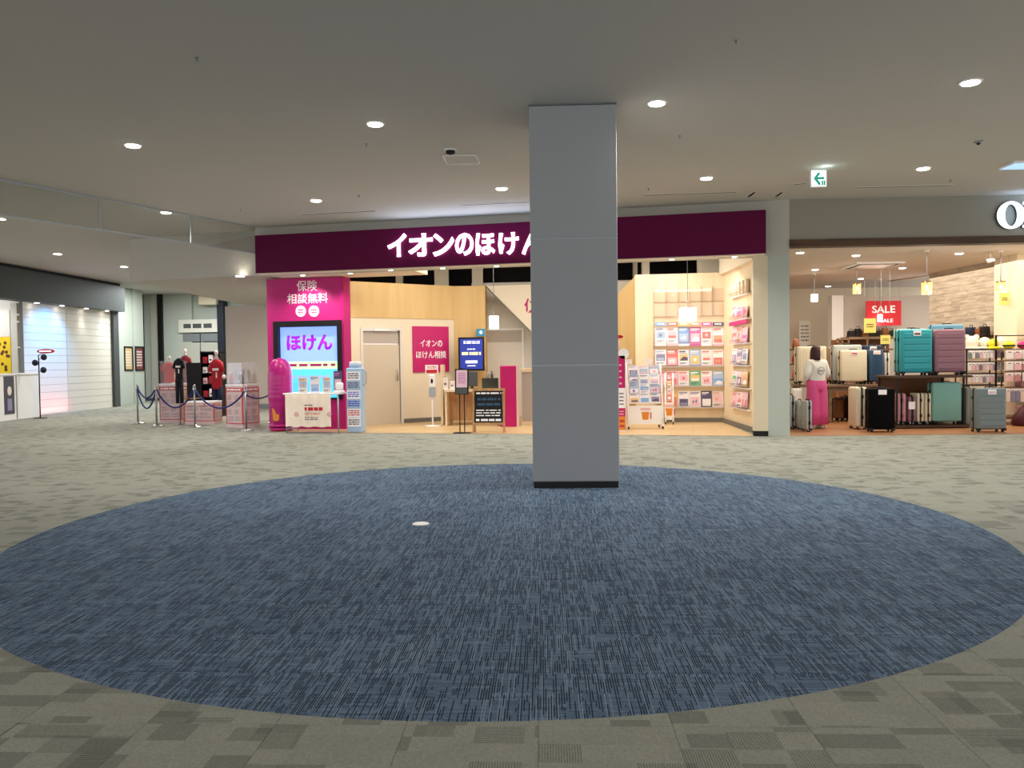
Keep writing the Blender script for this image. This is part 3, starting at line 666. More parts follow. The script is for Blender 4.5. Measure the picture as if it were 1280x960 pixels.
# air slots
def slot(x0, y0, x1, y1, d):
    a, b = G(x0, y0, ZC), G(x1, y1, ZC); L = (b-a).length
    t = thing('air_slot', 'long narrow dark air slot in the ceiling, '+d, 'air vent', a, math.atan2(b.y-a.y, b.x-a.x), 'linear air slots in the ceiling')
    part('slot_frame', MB().use('lamp_ring').box(0, -.045, -.006, L, -.03, 0).box(0, .03, -.006, L, .045, 0), t); part('slot_recess', box1('black', .005, -.03, -.005, L-.005, .03, -.001), t)
slot(375, 268.5, 468, 263.5, 'above the left end of the fascia'); slot(575, 256.5, 660, 252.5, 'above the fascia lettering'); slot(805, 244, 921, 240, 'right of the pillar'); slot(1070, 234.5, 1191, 231.5, 'in front of the luggage shop')
slot(935, 246, 943, 240.5, 'short diagonal one beside the beige wall pier'); slot(970, 245.5, 977, 240.5, 'short diagonal one near the exit sign'); slot(991, 230.5, 1007, 229, 'short one left of the exit sign')
# hatch and camera
c = [G(*q, ZC) for q in ((553.5, 193.5), (594.5, 193), (599, 203.5), (558.5, 204.5))]
hm = MB().use('gloss_white')
for k in range(4):
    a, b = c[k], c[(k+1) % 4]; hm.tube([(a.x-c[0].x, a.y-c[0].y, -.008), (b.x-c[0].x, b.y-c[0].y, -.008)], .012, 4)
ht = thing('access_hatch', 'white-framed square access hatch in the ceiling left of the pillar', 'hatch', c[0]); part('frame', hm, ht)
part('hatch_panel', MB().use('ceiling_paint').slab([(q.x-c[0].x, q.y-c[0].y) for q in c], -.006, -.001), ht)
p = G(563, 186, ZC)
sc = thing('security_camera', 'small black dome camera on a white base beside the ceiling hatch', 'camera', p)
part('mount', MB().use('white').cyl((0, 0, -.03), (0, 0, 0), .075, 20), sc); part('dome', MB().use('black').lathe([(.02, -.075), (.05, -.065), (.062, -.045), (.062, -.03)], seg=20), sc)
for x, y, d in ((246, 72, 'above the front left downlights'), (458, 180, 'beside the second front downlight'), (448.5, 244, 'behind the second row, left'), (301, 261.5, 'near the left corner of the ceiling'), (920, 51, 'high above the exit sign'), (849.5, 169.5, 'just right of the pillar'), (810.5, 235.5, 'beside the pillar near the fascia'), (1188, 225, 'in front of the luggage shop')):
    single('sprinkler', 'tiny ceiling sprinkler head '+d, 'sprinkler', MB().use('steel').cyl((0, 0, -.006), (0, 0, 0), .022, 12).cyl((0, 0, -.03), (0, 0, -.006), .007, 8).cyl((0, 0, -.034), (0, 0, -.03), .014, 8), G(x, y, ZC), 0, 'sprinkler heads')
p = G(1224, 177, ZC)
t = thing('ceiling_sensor', 'round silver and dark sensor in the ceiling at upper right', 'sensor', p); part('ring', MB().use('steel').lathe([(.04, -.02), (.06, -.012), (.06, 0)], seg=20), t); part('eye', MB().use('black').ball((-.01, 0, -.02), .024), t)
p = G(1268, 201, ZC); L_ = 1.2
t = thing('hanging_light_sign', 'blue-white lit panel hanging at the right edge of the ceiling', 'sign', p, GY); mat('cold_glow', '#cfe8ff', .4, emis='#6fb4f0', es=.7)
part('housing', box1('white', 0, 0, -.03, L_, .4, -.0), t); part('lit_underside', box1('cold_glow', .02, .01, -.034, L_, .39, -.03), t)
# shop name letters on the right
for ch, x0, x1 in (('O', 1243.5, 1277), ('R', 1273.5, 1306)):
    a0, z0, a1, z1 = ORI.rect(x0, 253, x1, 286)
t = thing('channel_letters', 'white glowing channel letters starting with O at the right edge', 'sign', ORI.w(0, 0, .012), GY)
def serif_O(cx, cz, w, h, m, y0, y1):
    mb = MB().use(m); n = 40; o1 = [(cx+w/2*math.cos(2*PI*k/n), cz+h/2*math.sin(2*PI*k/n)) for k in range(n)]; o2 = [(cx+w*.25*math.cos(2*PI*k/n), cz+h*.41*math.sin(2*PI*k/n)) for k in range(n)]
    for k in range(n):
        k2 = (k+1) % n; mb.prism([o1[k], o1[k2], o2[k2], o2[k]], y0, y1)
    return mb
a0, z0, a1, z1 = ORI.rect(1243.5, 253, 1277, 287); mb = serif_O((a0+a1)/2, (z0+z1)/2, a1-a0, z1-z0, 'blue_white', -.09, -.05); part('letter', mb, t)
mb = serif_O((a0+a1)/2, (z0+z1)/2, a1-a0, z1-z0, 'dark_grey', -.05, 0); part('letter_return', mb, t)
b0 = ORI.at(1275.5, 270)[0]; hh = z1-z0; z0 += .02; hh -= .03
part('letter', MB().use('blue_white').box(b0+.07, -.09, z0, b0+.17, -.05, z0+hh).box(b0, -.09, z0, b0+.24, -.05, z0+.04).box(b0, -.09, z0+hh-.04, b0+.3, -.05, z0+hh).box(b0+.17, -.09, z0+hh*.48, b0+.3, -.05, z0+hh*.55).box(b0+.28, -.09, z0+hh*.52, b0+.37, -.05, z0+hh*.96)
     .prism([(b0+.17, z0+hh*.5), (b0+.27, z0+hh*.5), (b0+.44, z0), (b0+.33, z0)], -.09, -.05), t)
part('letter_return', MB().use('dark_grey').box(b0+.07, -.05, z0, b0+.17, 0, z0+hh).box(b0, -.05, z0, b0+.24, 0, z0+.04), t)
lamp('AREA', ORI.w((a0+a1)/2+.3, (z0+z1)/2, .3), 2.2, (.35, .6, 1), .8, ORI.w((a0+a1)/2+.3, (z0+z1)/2+.25, -.1), 'letter_glow', size_y=.4)
lamp('AREA', FF.w(FF.at(590, 305)[0], 3.5, .25), 9, (.42, .60, 1), 3.0, FF.w(FF.at(590, 305)[0], 4.1, .6), 'sign_glow', size_y=.4)
# floor outlet
p = G(526, 655.5)
single('floor_outlet_cover', 'small round white cover plate set in the blue carpet circle', 'floor plate', MB().use('white').lathe([(.072, 0), (.072, .004), (.06, .009), (.0001, .011)], seg=24), (p.x, p.y, .003))
# ================================================================== INSURANCE SHOP THINGS
FR = pdir(FAC)
def place(px, py, z=0, off=0):
    p = G(px, py, z); return p
def span(x0, x1, y0, y1, Y):      # size at a depth
    a, b = D(x0, (y0+y1)/2, Y), D(x1, (y0+y1)/2, Y); c, d = D((x0+x1)/2, y1, Y), D((x0+x1)/2, y0, Y)
    return b.x-a.x, d.z-c.z, Vector(((a.x+b.x)/2, Y, c.z))
# fire-exit style small blue sign, magenta poster, blue wall display
a0, z0, a1, z1 = L1.rect(515.5, 408, 560.5, 465)
ps = thing('wall_poster', 'magenta poster with white Japanese lettering on the beige partition wall', 'poster', L1.w(a0, z0, .001), pdir(L1)); w_, h_ = a1-a0, z1-z0
part('board', box1('magenta', 0, -.03, 0, w_, 0, h_, bev=.004), ps)
part('lettering', text_mesh('イオンの', 'print_white', w_*.62, h_*.15, .02, .004), ps, (w_*.5, -.031, h_*.63)); part('lettering', text_mesh('ほけん相談', 'print_white', w_*.84, h_*.17, .016, .004), ps, (w_*.5, -.031, h_*.38))
w_, h_, p = span(573, 605.5, 421.5, 463.5, 18.3)
t = thing('wall_display', 'portrait digital display with a blue picture in a black frame', 'display', p-Vector((w_/2, 0, 0)))
part('frame', box1('black', 0, 0, 0, w_, .06, h_, bev=.01), t); part('picture', box1('ad_blue', .04, -.006, .04, w_-.04, 0, h_-.04), t)
part('bracket', box1('mid_grey', w_*.4, .06, h_*.3, w_*.6, .42, h_*.6), t)
part('print_lines', MB().lines(.12, h_*.80, w_-.1, h_*.90, -.006, 2, 'ad_text', .55, 1).lines(.08, h_*.46, w_-.08, h_*.57, -.006, 1, 'ad_yellow', .8, 2).lines(.2, h_*.62, w_-.2, h_*.67, -.006, 1, 'ad_text', .6, 5).lines(.16, h_*.22, w_-.16, h_*.31, -.006, 1, 'ad_text', .9, 3, words=False).lines(.2, h_*.13, w_-.2, h_*.17, -.006, 1, 'ad_text', .7, 4), t)
w_, h_, p = span(596, 607.5, 411, 420, 18.6); mat('sky_blue', '#2f9ac8', .5)
t = thing('small_wall_sign', 'small blue and white sign at the edge of the yellow wall', 'sign', p-Vector((w_/2, 0, 0)), .5); part('plate', box1('sky_blue', 0, 0, 0, w_, .02, h_), t); part('symbol', MB().use('print_white').ball((w_*.5, -.003, h_*.5), h_*.28, (1, .1, 1), 10), t)
# pendants
def pendant(px, y0, y1, wpx, Y, label, m='pendant_glow', grp='white pendant lamps in the insurance shop', top=3.98, shape='cube', lightw=12):
    w_, h_, p = span(px-wpx/2, px+wpx/2, y0, y1, Y)
    t = thing('pendant_lamp', label, 'lamp', (p.x, Y, p.z), 0, grp)
    if shape == 'cube': part('shade', MB().use(m).box(-w_/2, -w_/2, 0, w_/2, w_/2, h_, bev=.015), t)
    elif shape == 'cyl': part('shade', MB().use(m).cyl((0, 0, 0), (0, 0, h_), w_/2, 20), t)
    else:
        part('bulb', MB().use('warm_glow').ball((0, 0, h_*.55), w_*.26), t)
        for k in range(8):
            a = k*PI/4; part('glass_blade', MB().use(m).box(w_*.36, -.012, 0, w_*.5, .012, h_*(.92+.08*(k % 2)), rot=Matrix.Rotation(a, 3, 'Z'), piv=(0, 0, 0)), t)
        part('cap', MB().use('walnut').cyl((0, 0, h_*.95), (0, 0, h_*1.02), w_*.5, 20), t)
    part('cord', MB().use('mid_grey').cyl((0, 0, h_), (0, 0, top-p.z), .006, 6), t); part('canopy', MB().use('white').cyl((0, 0, top-p.z-.03), (0, 0, top-p.z), .04, 12), t)
    if lightw: lamp('POINT', p+Vector((0, -w_*.7, -.06)), lightw, (1, .9, .75), .06, parent=t, name='bulb_light')
    return t
pendant(617.5, 395, 411, 12, 17.0, 'white cube pendant lamp left of the pillar')
pendant(859.5, 385, 402.5, 18.5, 15.6, 'white cube pendant lamp in front of the brochure wall')
# -------- brochure wall
PAL = {'b': ('#7fa6d6', 'blue'), 'r': ('#d67a74', 'red'), 'p': ('#e8bcc6', 'pink'), 'm': ('#c868a6', 'magenta'), 'g': ('#6cb483', 'green'), 'y': ('#e0bd80', 'yellow'), 'n': ('#5a5670', 'navy'), 'l': ('#a9bcd6', 'pale blue'), 'c': ('#e8d9cf', 'cream'), 'o': ('#dca284', 'orange'), 'w': ('#efe9ea', 'white'), 's': ('#8e8aa8', 'grey-violet')}
for k, (h, n) in PAL.items(): mat('paper_'+k, h, .45, var=.05, scale=25)
ORD = ['leftmost', 'second', 'third', 'fourth', 'fifth', 'sixth', 'seventh', 'eighth']
def cover(w, h, spec, seed):         # spec: background, picture colour, accent
    bg, pic, ac = spec; rn = random.Random(seed)
    mb = MB().use('paper_'+bg).box(0, -.006, 0, w, 0, h)
    yy = rn.choice((0, 1, 2)); zb, zt = ((.06, .5), (.3, .72), (.1, .62))[yy]
    mb.use('paper_'+pic).box(w*.1, -.0085, h*zb, w*.9, -.006, h*zt)
    k3 = seed % 4; cx_ = w*rn.uniform(.35, .65); cz_ = h*(zb+zt)/2
    if k3 == 0: mb.use('paper_'+ac).ball((cx_, -.009, cz_), w*.15, (1, .08, 1.1), 10)
    elif k3 == 1: mb.use('paper_'+ac).prism([(w*.12, h*zb+.005), (w*.88, h*zb+.005), (w*.88, cz_), (w*.5, cz_+h*.06), (w*.3, cz_-h*.04)], -.0095, -.0085)
    elif k3 == 2: mb.use('paper_'+ac).ball((w*.34, -.009, cz_-h*.03), w*.09, (1, .08, 1.6), 8).ball((w*.6, -.009, cz_), w*.1, (1, .08, 1.7), 8)
    else: mb.use('paper_'+ac).box(w*.18, -.0095, h*zb+h*.04, w*.82, -.0085, cz_-h*.02)
    mb.use('paper_'+ac).box(w*.08, -.0085, h*.84, w*rn.uniform(.6, .92), -.006, h*.92).box(w*.08, -.008, h*.77, w*rn.uniform(.4, .8), -.006, h*.80)
    if yy == 1: mb.use('ink').box(w*.12, -.008, h*.16, w*.8, -.006, h*.19).box(w*.12, -.008, h*.1, w*.6, -.006, h*.13)
    return mb
def brochures(pl, rows, where, grp, lean=.12):
    for ri, (y0, y1, items) in enumerate(rows):
        for ci, (x0, x1, spec) in enumerate(items):
            a0, z0, a1, z1 = pl.rect(x0, y0, x1, y1)
            o = single('brochure', '%s %s brochure, %s %s, %s' % (PAL[spec[0]][1], PAL[spec[1]][1], ['top row', 'second row', 'third row', 'fourth row', 'fifth row'][ri], where, ORD[ci]), 'brochure', cover(a1-a0-.012, z1-z0, spec, ri*31+ci*7+len(where)), pl.w(a0+.006, z0, .045), 0, grp)
            o.rotation_euler = (-.10, 0, pdir(pl))
cxs = [818.5, 833, 847.5, 861.5, 876, 890, 904.5]
R1 = ['wls', 'wpr', 'blw', 'mpw', 'wrp', 'wor']; R2 = ['wsl', 'rpw', 'wyn', 'lyw', 'wcr', 'wro']; R3 = ['ppr', 'prr', 'wpr', 'gyw', 'wpr', 'lbw']; R4 = ['yor', 'yro', 'wns', 'wps', 'nww', 'cpo']
def mkrow(y0, y1, R): return (y0, y1, [(cxs[i], cxs[i+1], R[i]) for i in range(6)])
brochures(RW, [mkrow(409, 429.5, R1), mkrow(437, 457, R2), mkrow(463.5, 482, R3), mkrow(488.5, 508.5, R4)], 'of the back rack', 'brochures on the back rack')
rk = thing('brochure_rack', 'clear acrylic brochure rack covering the back wall of the shop', 'rack', RW.w(0, 0), pdir(RW))
ra0, ra1 = RW.at(817, 430)[0], RW.at(905.5, 430)[0]
for i, y in enumerate((377, 395, 430, 458, 482.5, 509)):
    z = RW.at(861, y)[1]
    part('shelf', box1('acrylic' if i < 2 else 'gloss_white', ra0, -.075, z-.012, ra1, 0, z), rk); part('shelf_lip', box1('acrylic', ra0, -.08, z-.01, ra1, -.074, z+(.26 if i < 2 else .07)), rk)
zt, zb = RW.at(861, 355)[1], RW.at(861, 511)[1]
for a in (ra0, ra1-.012): part('side_panel', box1('acrylic', a, -.07, zb, a+.012, 0, zt), rk)
mat('rail', '#cdb9a4', .5)
for i in range(1, 6):
    a = RW.at(cxs[i], 380)[0]; part('divider', box1('rail', a-.003, -.07, RW.at(861, 395)[1], a+.003, -.002, zt-.05), rk)
hc = ['b', 'r', 'y', 'o', 'm', 'n']
for i in range(6):
    a0, z0, a1, z1 = RW.rect(cxs[i], 403, cxs[i+1], 407.5); part('header_card', MB().use('paper_'+hc[i]).box(a0+.004, -.085, z0, a1-.004, -.078, z1).lines(a0+.05, z0+.02, a1-.05, z1-.015, -.085, 1, 'print_white', .7, i), rk, label=PAL[hc[i]][1]+' category header card')
for i in range(6): part('category_label', box1('paper_'+['w', 'p', 'w', 'm', 'w', 'p'][i], *(lambda r: (r[0]+.01, -.082, r[1], r[2]-.01, -.079, r[3]))(RW.rect(cxs[i], 405.8+24, cxs[i+1], 407+25.5))), rk)
# right wall rack
SW = Plane((4.47, 17.0), math.atan2(-2.85, -.08)); 
SW.n = Vector((-1, .03, 0)); SW.u = Vector((-.028, -1, 0))
sxs = [917, 923, 929.5, 936.5]
rows = [(383, 398, ['ppr', 'pmr', 'prm']), (409, 428, ['prp', 'opr', 'pmp']), (436, 455, ['wsp', 'spw', 'wls']), (464, 483, ['wgp', 'pnw', 'yow']), (490, 509, ['ppr', 'wpr', 'prp'])]
brochures(SW, [(y0, y1, [(sxs[i], sxs[i+1], R[i]) for i in range(3)]) for y0, y1, R in rows], 'of the right wall rack', 'brochures on the right side rack')
rk = thing('side_brochure_rack', 'clear and white brochure rack on the right side wall', 'rack', (4.47, 17.0, 0), pdir(SW))
s0, s1 = SW.at(916, 450)[0], SW.at(938.5, 450)[0]
for y in (369, 399, 429, 456, 484, 510): z = SW.at(927, y)[1]; part('shelf', box1('gloss_white', s0, -.07, z-.02, s1, 0, z), rk); part('shelf_lip', box1('acrylic', s0, -.075, z-.01, s1, -.07, z+.08), rk)
part('header_strip', box1('magenta', s0, -.075, SW.at(927, 406)[1], s1, -.065, SW.at(927, 401)[1]), rk, label='dark pink header strip')
for k in range(5):
    a = s0+(s1-s0)*(k+.5)/5; single('figurine_box', 'small cream box on the top shelf of the side rack, %s from the back' % ['first', 'second', 'third', 'fourth', 'fifth'][k], 'box', MB().use('warm_beige').box(-.06, -.03, 0, .06, .03, .26, bev=.01).use('paper_o').box(-.05, -.032, .05, .05, -.03, .14), SW.w(a, SW.at(927, 369)[1]+.001, .036), pdir(SW), 'small boxes on the side rack')
# -------- counter, desk, magenta partition
cnt = thing('reception_counter', 'pale wood reception desk with open front behind the black sign stand', 'desk', (D(556, 500, 17.0).x, 17.0, 0), FR*.5)
cw = D(622, 500, 17.0).x-D(556, 500, 17.0).x; chh = D(600, 487, 17.0).z
part('top', box1('light_wood', 0, -.02, chh-.04, cw, .7, chh), cnt); part('side_panel', box1('light_wood', 0, 0, 0, .045, .65, chh-.04), cnt); part('side_panel', box1('light_wood', cw-.045, 0, 0, cw, .65, chh-.04), cnt)
part('front_panel', box1('oak', .045, .25, .1, cw-.045, .28, chh-.04), cnt, label='darker recessed front panel'); part('modesty_panel', box1('mid_grey', cw*.55, .2, .35, cw-.05, .245, chh-.06), cnt, label='grey inner panel')
p = D(552, 492, 17.2)
t = thing('side_screen_panel', 'thin pale wood panel at the left end of the reception desk', 'panel', (p.x-.02, 17.2, 0)); part('panel', box1('light_wood', 0, 0, 0, .05, .6, D(552, 456, 17.2).z), t)
def at_counter(px): return D(px, 486, 17.25)
p = at_counter(563)
for i, (dx, hh_, m, d) in enumerate(((-.1, .26, 'white', 'taller'), (.04, .18, 'gloss_white', 'shorter'))):
    t = thing('card_holder', '%s clear white card holder on the left of the reception desk' % d, 'card holder', (p.x+dx, 17.2+i*.08, chh)); part('stand', MB().use(m).box(-.05, -.03, 0, .05, .03, .01).box(-.05, 0, 0, .05, .008, hh_), t); part('card', MB().use('paper_c').box(-.04, -.006, .04, .04, 0, hh_-.02).use('ink').box(-.025, -.009, hh_*.4, .02, -.006, hh_*.55), t)
w_, h_, p = span(583, 597, 463, 479, 17.4)
t = thing('monitor_back', 'dark desk monitor seen from behind on the reception desk', 'monitor', (p.x, 17.4, chh)); part('screen_case', box1('dark_grey', -w_/2, 0, .06, w_/2, .04, h_+.1, bev=.01), t); part('stand', MB().use('dark_grey').box(-.03, .02, .01, .03, .05, .12).box(-.1, -.05, 0, .1, .12, .012), t)
w_, h_, p = span(602.5, 623, 472, 483.5, 17.1)
t = thing('laptop_case', 'dark grey open laptop facing away on the reception desk', 'laptop', (p.x, 17.1, chh)); mat('slate', '#3e4644', .5)
part('lid', box1('slate', -w_/2, 0, .012, w_/2, .012, h_+.05, bev=.005, rot=Matrix.Rotation(.25, 3, 'X'), piv=(0, 0, .012)), t); part('base', box1('slate', -w_/2, 0, 0, w_/2, .22, .014), t)
for k, (px, m, d) in enumerate(((610, 'steel', 'left'), (615, 'slate', 'right'))):
    x = D(px, 470, 17.55).x; single('bottle', 'small %s pump bottle behind the laptop, the %s one of two' % (('silver', 'grey')[k], d), 'bottle', MB().use(m).lathe([(.028, 0), (.03, .02), (.03, .3), (.012, .33), (.012, .36)], seg=12).box(-.035, -.008, .36, .012, .008, .375), (x, 17.5, chh), 0, 'pump bottles on the reception desk')
pm0, pm1 = D(625.5, 500, 16.6).x, D(645.5, 500, 16.6).x; zt = D(636, 457, 16.6).z
t = thing('magenta_partition', 'crimson magenta partition panel with pale edge beside the reception desk', 'partition', (pm0, 16.6, 0)); part('panel', box1('magenta', 0, 0, 0, pm1-pm0, .05, zt, bev=.015), t); part('edge', box1('print_pink', pm1-pm0, 0, 0, pm1-pm0+.05, .05, zt), t, label='pale pink edge'); part('side_leaf', box1('magenta', 0.01, .05, 0, .05, .8, zt-.01), t)
t = thing('wood_counter', 'pale wood counter with frosted panel just left of the grey pillar', 'counter', (pm1+.1, 16.9, 0)); zz = D(655, 462, 16.9).z
part('top', box1('light_wood', 0, -.02, zz-.05, 2.0, .5, zz+.02), t); part('frosted_panel', box1('frosted', 0.02, 0, 0.1, 2.0, .03, zz-.05), t); part('plinth', box1('light_wood', 0, .01, 0, 2.0, .45, .1), t)
# -------- sanitizer stand
p = place(541, 532.5)
t = thing('sanitizer_stand', 'white hand sanitizer dispenser on a white pole with red and white notice', 'dispenser', p)
zf = lambda y, Y: D(541, y, Y).z
part('base', MB().use('white').lathe([(.17, 0), (.17, .012), (.03, .02)], seg=20), t); part('pole', MB().use('gloss_white').cyl((0, 0, .015), (0, 0, zf(495, p.y)), .018), t)
za, zb = zf(496, p.y), zf(468, p.y)
part('dispenser_body', MB().use('pillar_edge').box(-.07, -.05, za, .07, .05, za+.2, bev=.01).use('white').box(-.065, -.06, za+.2, .065, .05, zb, bev=.02), t); part('nozzle', MB().use('black').ball((0, -.06, zb-.14), .035, (.7, .5, 1.5)), t)
part('notice', MB().use('print_white').box(-.14, -.01, zb+.02, .13, 0, zb+.2).use('red').box(-.12, -.014, zb+.03, .11, -.01, zb+.10).lines(-.1, zb+.12, .1, zb+.18, -.01, 2, 'red', .5, 2), t)
# -------- sign stands (tilted header on two poles)
def sign_stand(name, label, px, py, y_top, y_bot, wpx, face, pr, yaw=0, tilt=-.25, holder=True):
    p = place(px, py); Y = p.y; zt, zb = D(px, y_top, Y).z, D(px, y_bot, Y).z; w_ = wpx/FPX*Y
    t = thing(name, label, 'sign stand', p, yaw)
    part('base', MB().use('black').box(-.17, -.13, 0, .17, .13, .012, bev=.003), t)
    for s_ in (-1, 1): part('pole', MB().use('black').cyl((s_*.045, 0, .01), (s_*.045, 0, zb+.05), .011, 10), t)
    rot = Matrix.Rotation(tilt, 3, 'X'); pv = (0, 0, zb)
    part('frame', MB().use('black').box(-w_/2, -.02, zb, w_/2, .01, zt, rot=rot, piv=pv), t)
    mb = MB().use(face).box(-w_/2+.025, -.026, zb+.13 if holder else zb+.03, w_/2-.025, -.02, zt-.025, rot=rot, piv=pv); part('sheet', mb, t)
    if holder: part('pocket', MB().use('dark_grey').box(-w_/2+.02, -.04, zb+.01, w_/2-.02, -.02, zb+.12, rot=rot, piv=pv), t)
    L = MB().lines(-w_/2+.06, zb+(.2 if holder else .08), w_/2-.06, zt-.07, -.027, 6, pr, .45, int(px)); bmesh.ops.rotate(L.bm, verts=L.bm.verts, cent=pv, matrix=rot); part('print_lines', L, t)
    part('clip', MB().use('black').box(-.03, -.03, zt-.012, .03, .012, zt+.01, rot=rot, piv=pv), t)
    return t
mat('pink_sheet', '#e5c3ce', .5); mat('denim', '#33506e', .45); mat('cream_sheet', '#d8c4bd', .5)
sign_stand('floor_sign_stand', 'black sign stand with a tilted pinkish notice beside the blackboard', 578, 541.5, 461, 493, 17, 'pink_sheet', 'paper_m', -.1, -.12)
sign_stand('floor_sign_stand', 'black sign stand with a pastel notice in front of the right wall pier', 968.5, 543, 454, 489, 20.5, 'cream_sheet', 'paper_m', -.1, -.08)
# -------- A-frame blackboard
p = place(610.5, 541.5); Y = p.y; zt = D(610, 485, Y).z; w_ = 41/FPX*Y
t = thing('blackboard_easel', 'wooden A-frame blackboard with white and blue chalk writing', 'blackboard', p, -.12)
rot = Matrix.Rotation(-.13, 3, 'X')
for x in (-w_/2, w_/2-.035): part('front_leg', MB().use('oak').box(x, 0, 0, x+.035, .03, zt, rot=rot, piv=(0, 0, 0)), t)
part('top_rail', MB().use('oak').box(-w_/2, -.002, zt-.05, w_/2, .032, zt, rot=rot, piv=(0, 0, 0)), t); part('bottom_rail', MB().use('oak').box(-w_/2+.035, 0, .16, w_/2-.035, .03, .20, rot=rot, piv=(0, 0, 0)), t)
part('slate_board', MB().use('black').box(-w_/2+.035, .008, .20, w_/2-.035, .02, zt-.05, rot=rot, piv=(0, 0, 0)), t)
L = MB().lines(-w_/2+.07, .22, w_/2-.07, .28, .008, 1, 'print_white', .7, 1).lines(-w_/2+.07, .31, w_/2-.08, .46, .008, 3, 'print_white', .4, 2).lines(-w_/2+.09, .50, w_/2-.09, zt-.16, .008, 2, 'denim', .45, 3).lines(-w_/2+.07, zt-.12, w_/2-.07, zt-.07, .008, 1, 'print_white', .6, 4)
bmesh.ops.rotate(L.bm, verts=L.bm.verts, cent=(0, 0, 0), matrix=rot); part('print_lines', L, t)
for x in (-w_/2+.01, w_/2-.04): part('rear_leg', MB().use('oak').box(x, 0, 0, x+.03, .03, zt-.06, rot=Matrix.Rotation(.22, 3, 'X'), piv=(0, 0.12, zt-.1)), t)
# -------- tall folded blue standee
p = place(443, 541); Y = p.y; zt = D(443, 452, Y).z; w_ = 20/FPX*Y; mat('standee_blue', '#a9c4de', .5)
t = thing('bottle_standee', 'tall pale blue cardboard standee with notices beside the magenta wall', 'standee', p, -.2)
part('body', MB().use('standee_blue').box(-w_/2, 0, 0, w_/2, .22, zt-.12, bev=.02).box(-w_/2+.05, .03, zt-.12, w_/2-.05, .2, zt-.04, bev=.02), t); part('cap', box1('print_white', -.10, .04, zt-.05, .10, .18, zt, bev=.01), t)
zz = .12
for k, (m, c_) in enumerate((('print_white', 'ink'), ('print_white', 'red'), ('paper_l', 'ad_blue'), ('print_white', 'ad_blue'), ('paper_l', 'ink'), ('print_white', 'ink'))):
    part('notice_panel', MB().use(m).box(-w_/2+.02, -.008, zz, w_/2-.02, 0, zz+.17).lines(-w_/2+.04, zz+.03, w_/2-.04, zz+.15, -.008, 3, c_, .55, k), t); zz += .18
part('handle_strip', MB().use('pillar_edge').tube([(w_/2, .1, zt-.15), (w_/2+.07, .1, zt-.2), (w_/2+.07, .1, zt-.42), (w_/2, .1, zt-.47)], .012, 6), t)
# -------- inflatable
p = place(351.5, 538.8); Y = p.y; s_ = 1/FPX*Y; hh = D(351, 447, Y).z
t = thing('inflatable_figure', 'magenta inflatable tube with ribbed rounded top and cup print near the base', 'inflatable', p)
prof = []
for k in range(41):
    f = k/40; z = f*hh; r = 8.5+6.5*math.sin(min(1, f*1.9)*PI/2) if f < .72 else 15*math.sqrt(max(0, 1-((f-.72)/.28)**2.4))
    rr = r*s_*(1 if f < .05 else 1); rib = .0035*math.sin(f*110) if f > .45 else .002*math.sin(f*60); prof.append((max(rr+rib*(1 if r > 3 else .1), .003), z))
part('tube', MB().use('inflatable').lathe(prof, seg=28), t)
for z in (.05, .12): part('base_ring', MB().use('inflatable').lathe([(.2, z-.03), (.235, z-.015), (.24, z), (.235, z+.015), (.2, z+.03)], seg=24), t)
c_ = MB().use('orange').prism([(-.075, .42), (.075, .42), (.06, .2), (.035, .17), (-.035, .17), (-.06, .2)], -.205, -.17); part('cup_print', c_, t, (-.04, 0, .05), label='orange and pink cup print')
part('cup_print', MB().use('print_pink').box(-.06, -.2, .47, -.03, -.16, .6).box(-.01, -.2, .47, .02, -.16, .64).use('paper_m').ball((.03, -.19, .52), .04, (1, .3, 1.5), 8), t, (-.04, 0, .05))
# -------- folding table with banner
p0, p1 = G(357, 541.5), G(423, 542); Y = p0.y; zt = D(390, 491, Y).z
t = thing('banner_table', 'white table with a printed cloth banner across its front', 'table', (p0.x, p0.y, 0), math.atan2(p1.y-p0.y, p1.x-p0.x)); L_ = (p1-p0).length
part('top', box1('gloss_white', -.03, -.03, zt-.03, L_+.04, .5, zt, bev=.005), t)
for x in (0.0, L_-.02):
    for y in (0, .46): part('leg', MB().use('pillar_edge').cyl((x+.02, y+.01, 0), (x+.02, y+.01, zt-.03), .014, 8), t)
part('foot_rail', MB().use('pillar_edge').cyl((.02, .01, .08), (.02, .47, .08), .012, 8), t)
mat('cloth_cream', '#ddd0bf', .8)
cl = MB().use('cloth_cream'); n = 24
F_ = []; 
for k in range(n+1):
    x = .03+(L_-.16)*k/n; yy = -.045+.012*math.sin(k*1.1); F_.append([cl.bm.verts.new((x, yy, zt-.02)), cl.bm.verts.new((x, yy+.008*math.sin(k*.7), .13+.01*math.sin(k*.9)))])
cl._fin([cl.bm.faces.new((a[0], a[1], b[1], b[0])) for a, b in zip(F_, F_[1:])], True)
bmesh.ops.solidify(cl.bm, geom=cl.bm.faces[:], thickness=.006)
part('cloth_banner', cl, t); part('print_lines', MB().lines(L_*.40, .44, L_*.74, .52, -.062, 1, 'red', .8, 1).lines(L_*.4, .36, L_*.68, .41, -.062, 1, 'paper_o', .7, 2).lines(L_*.4, .26, L_*.64, .33, -.062, 2, 'ink', .5, 3).lines(L_*.4, .53, L_*.55, .57, -.062, 1, 'ink', .6, 9), t)
for x in (.24, .86): part('pastel_print', MB().use('print_pink').ball((L_*x, -.06, .38), .05, (1, .1, 1), 10), t)
TM = Matrix.Translation(t.location) @ Matrix.Rotation(t.rotation_euler.z, 4, 'Z')
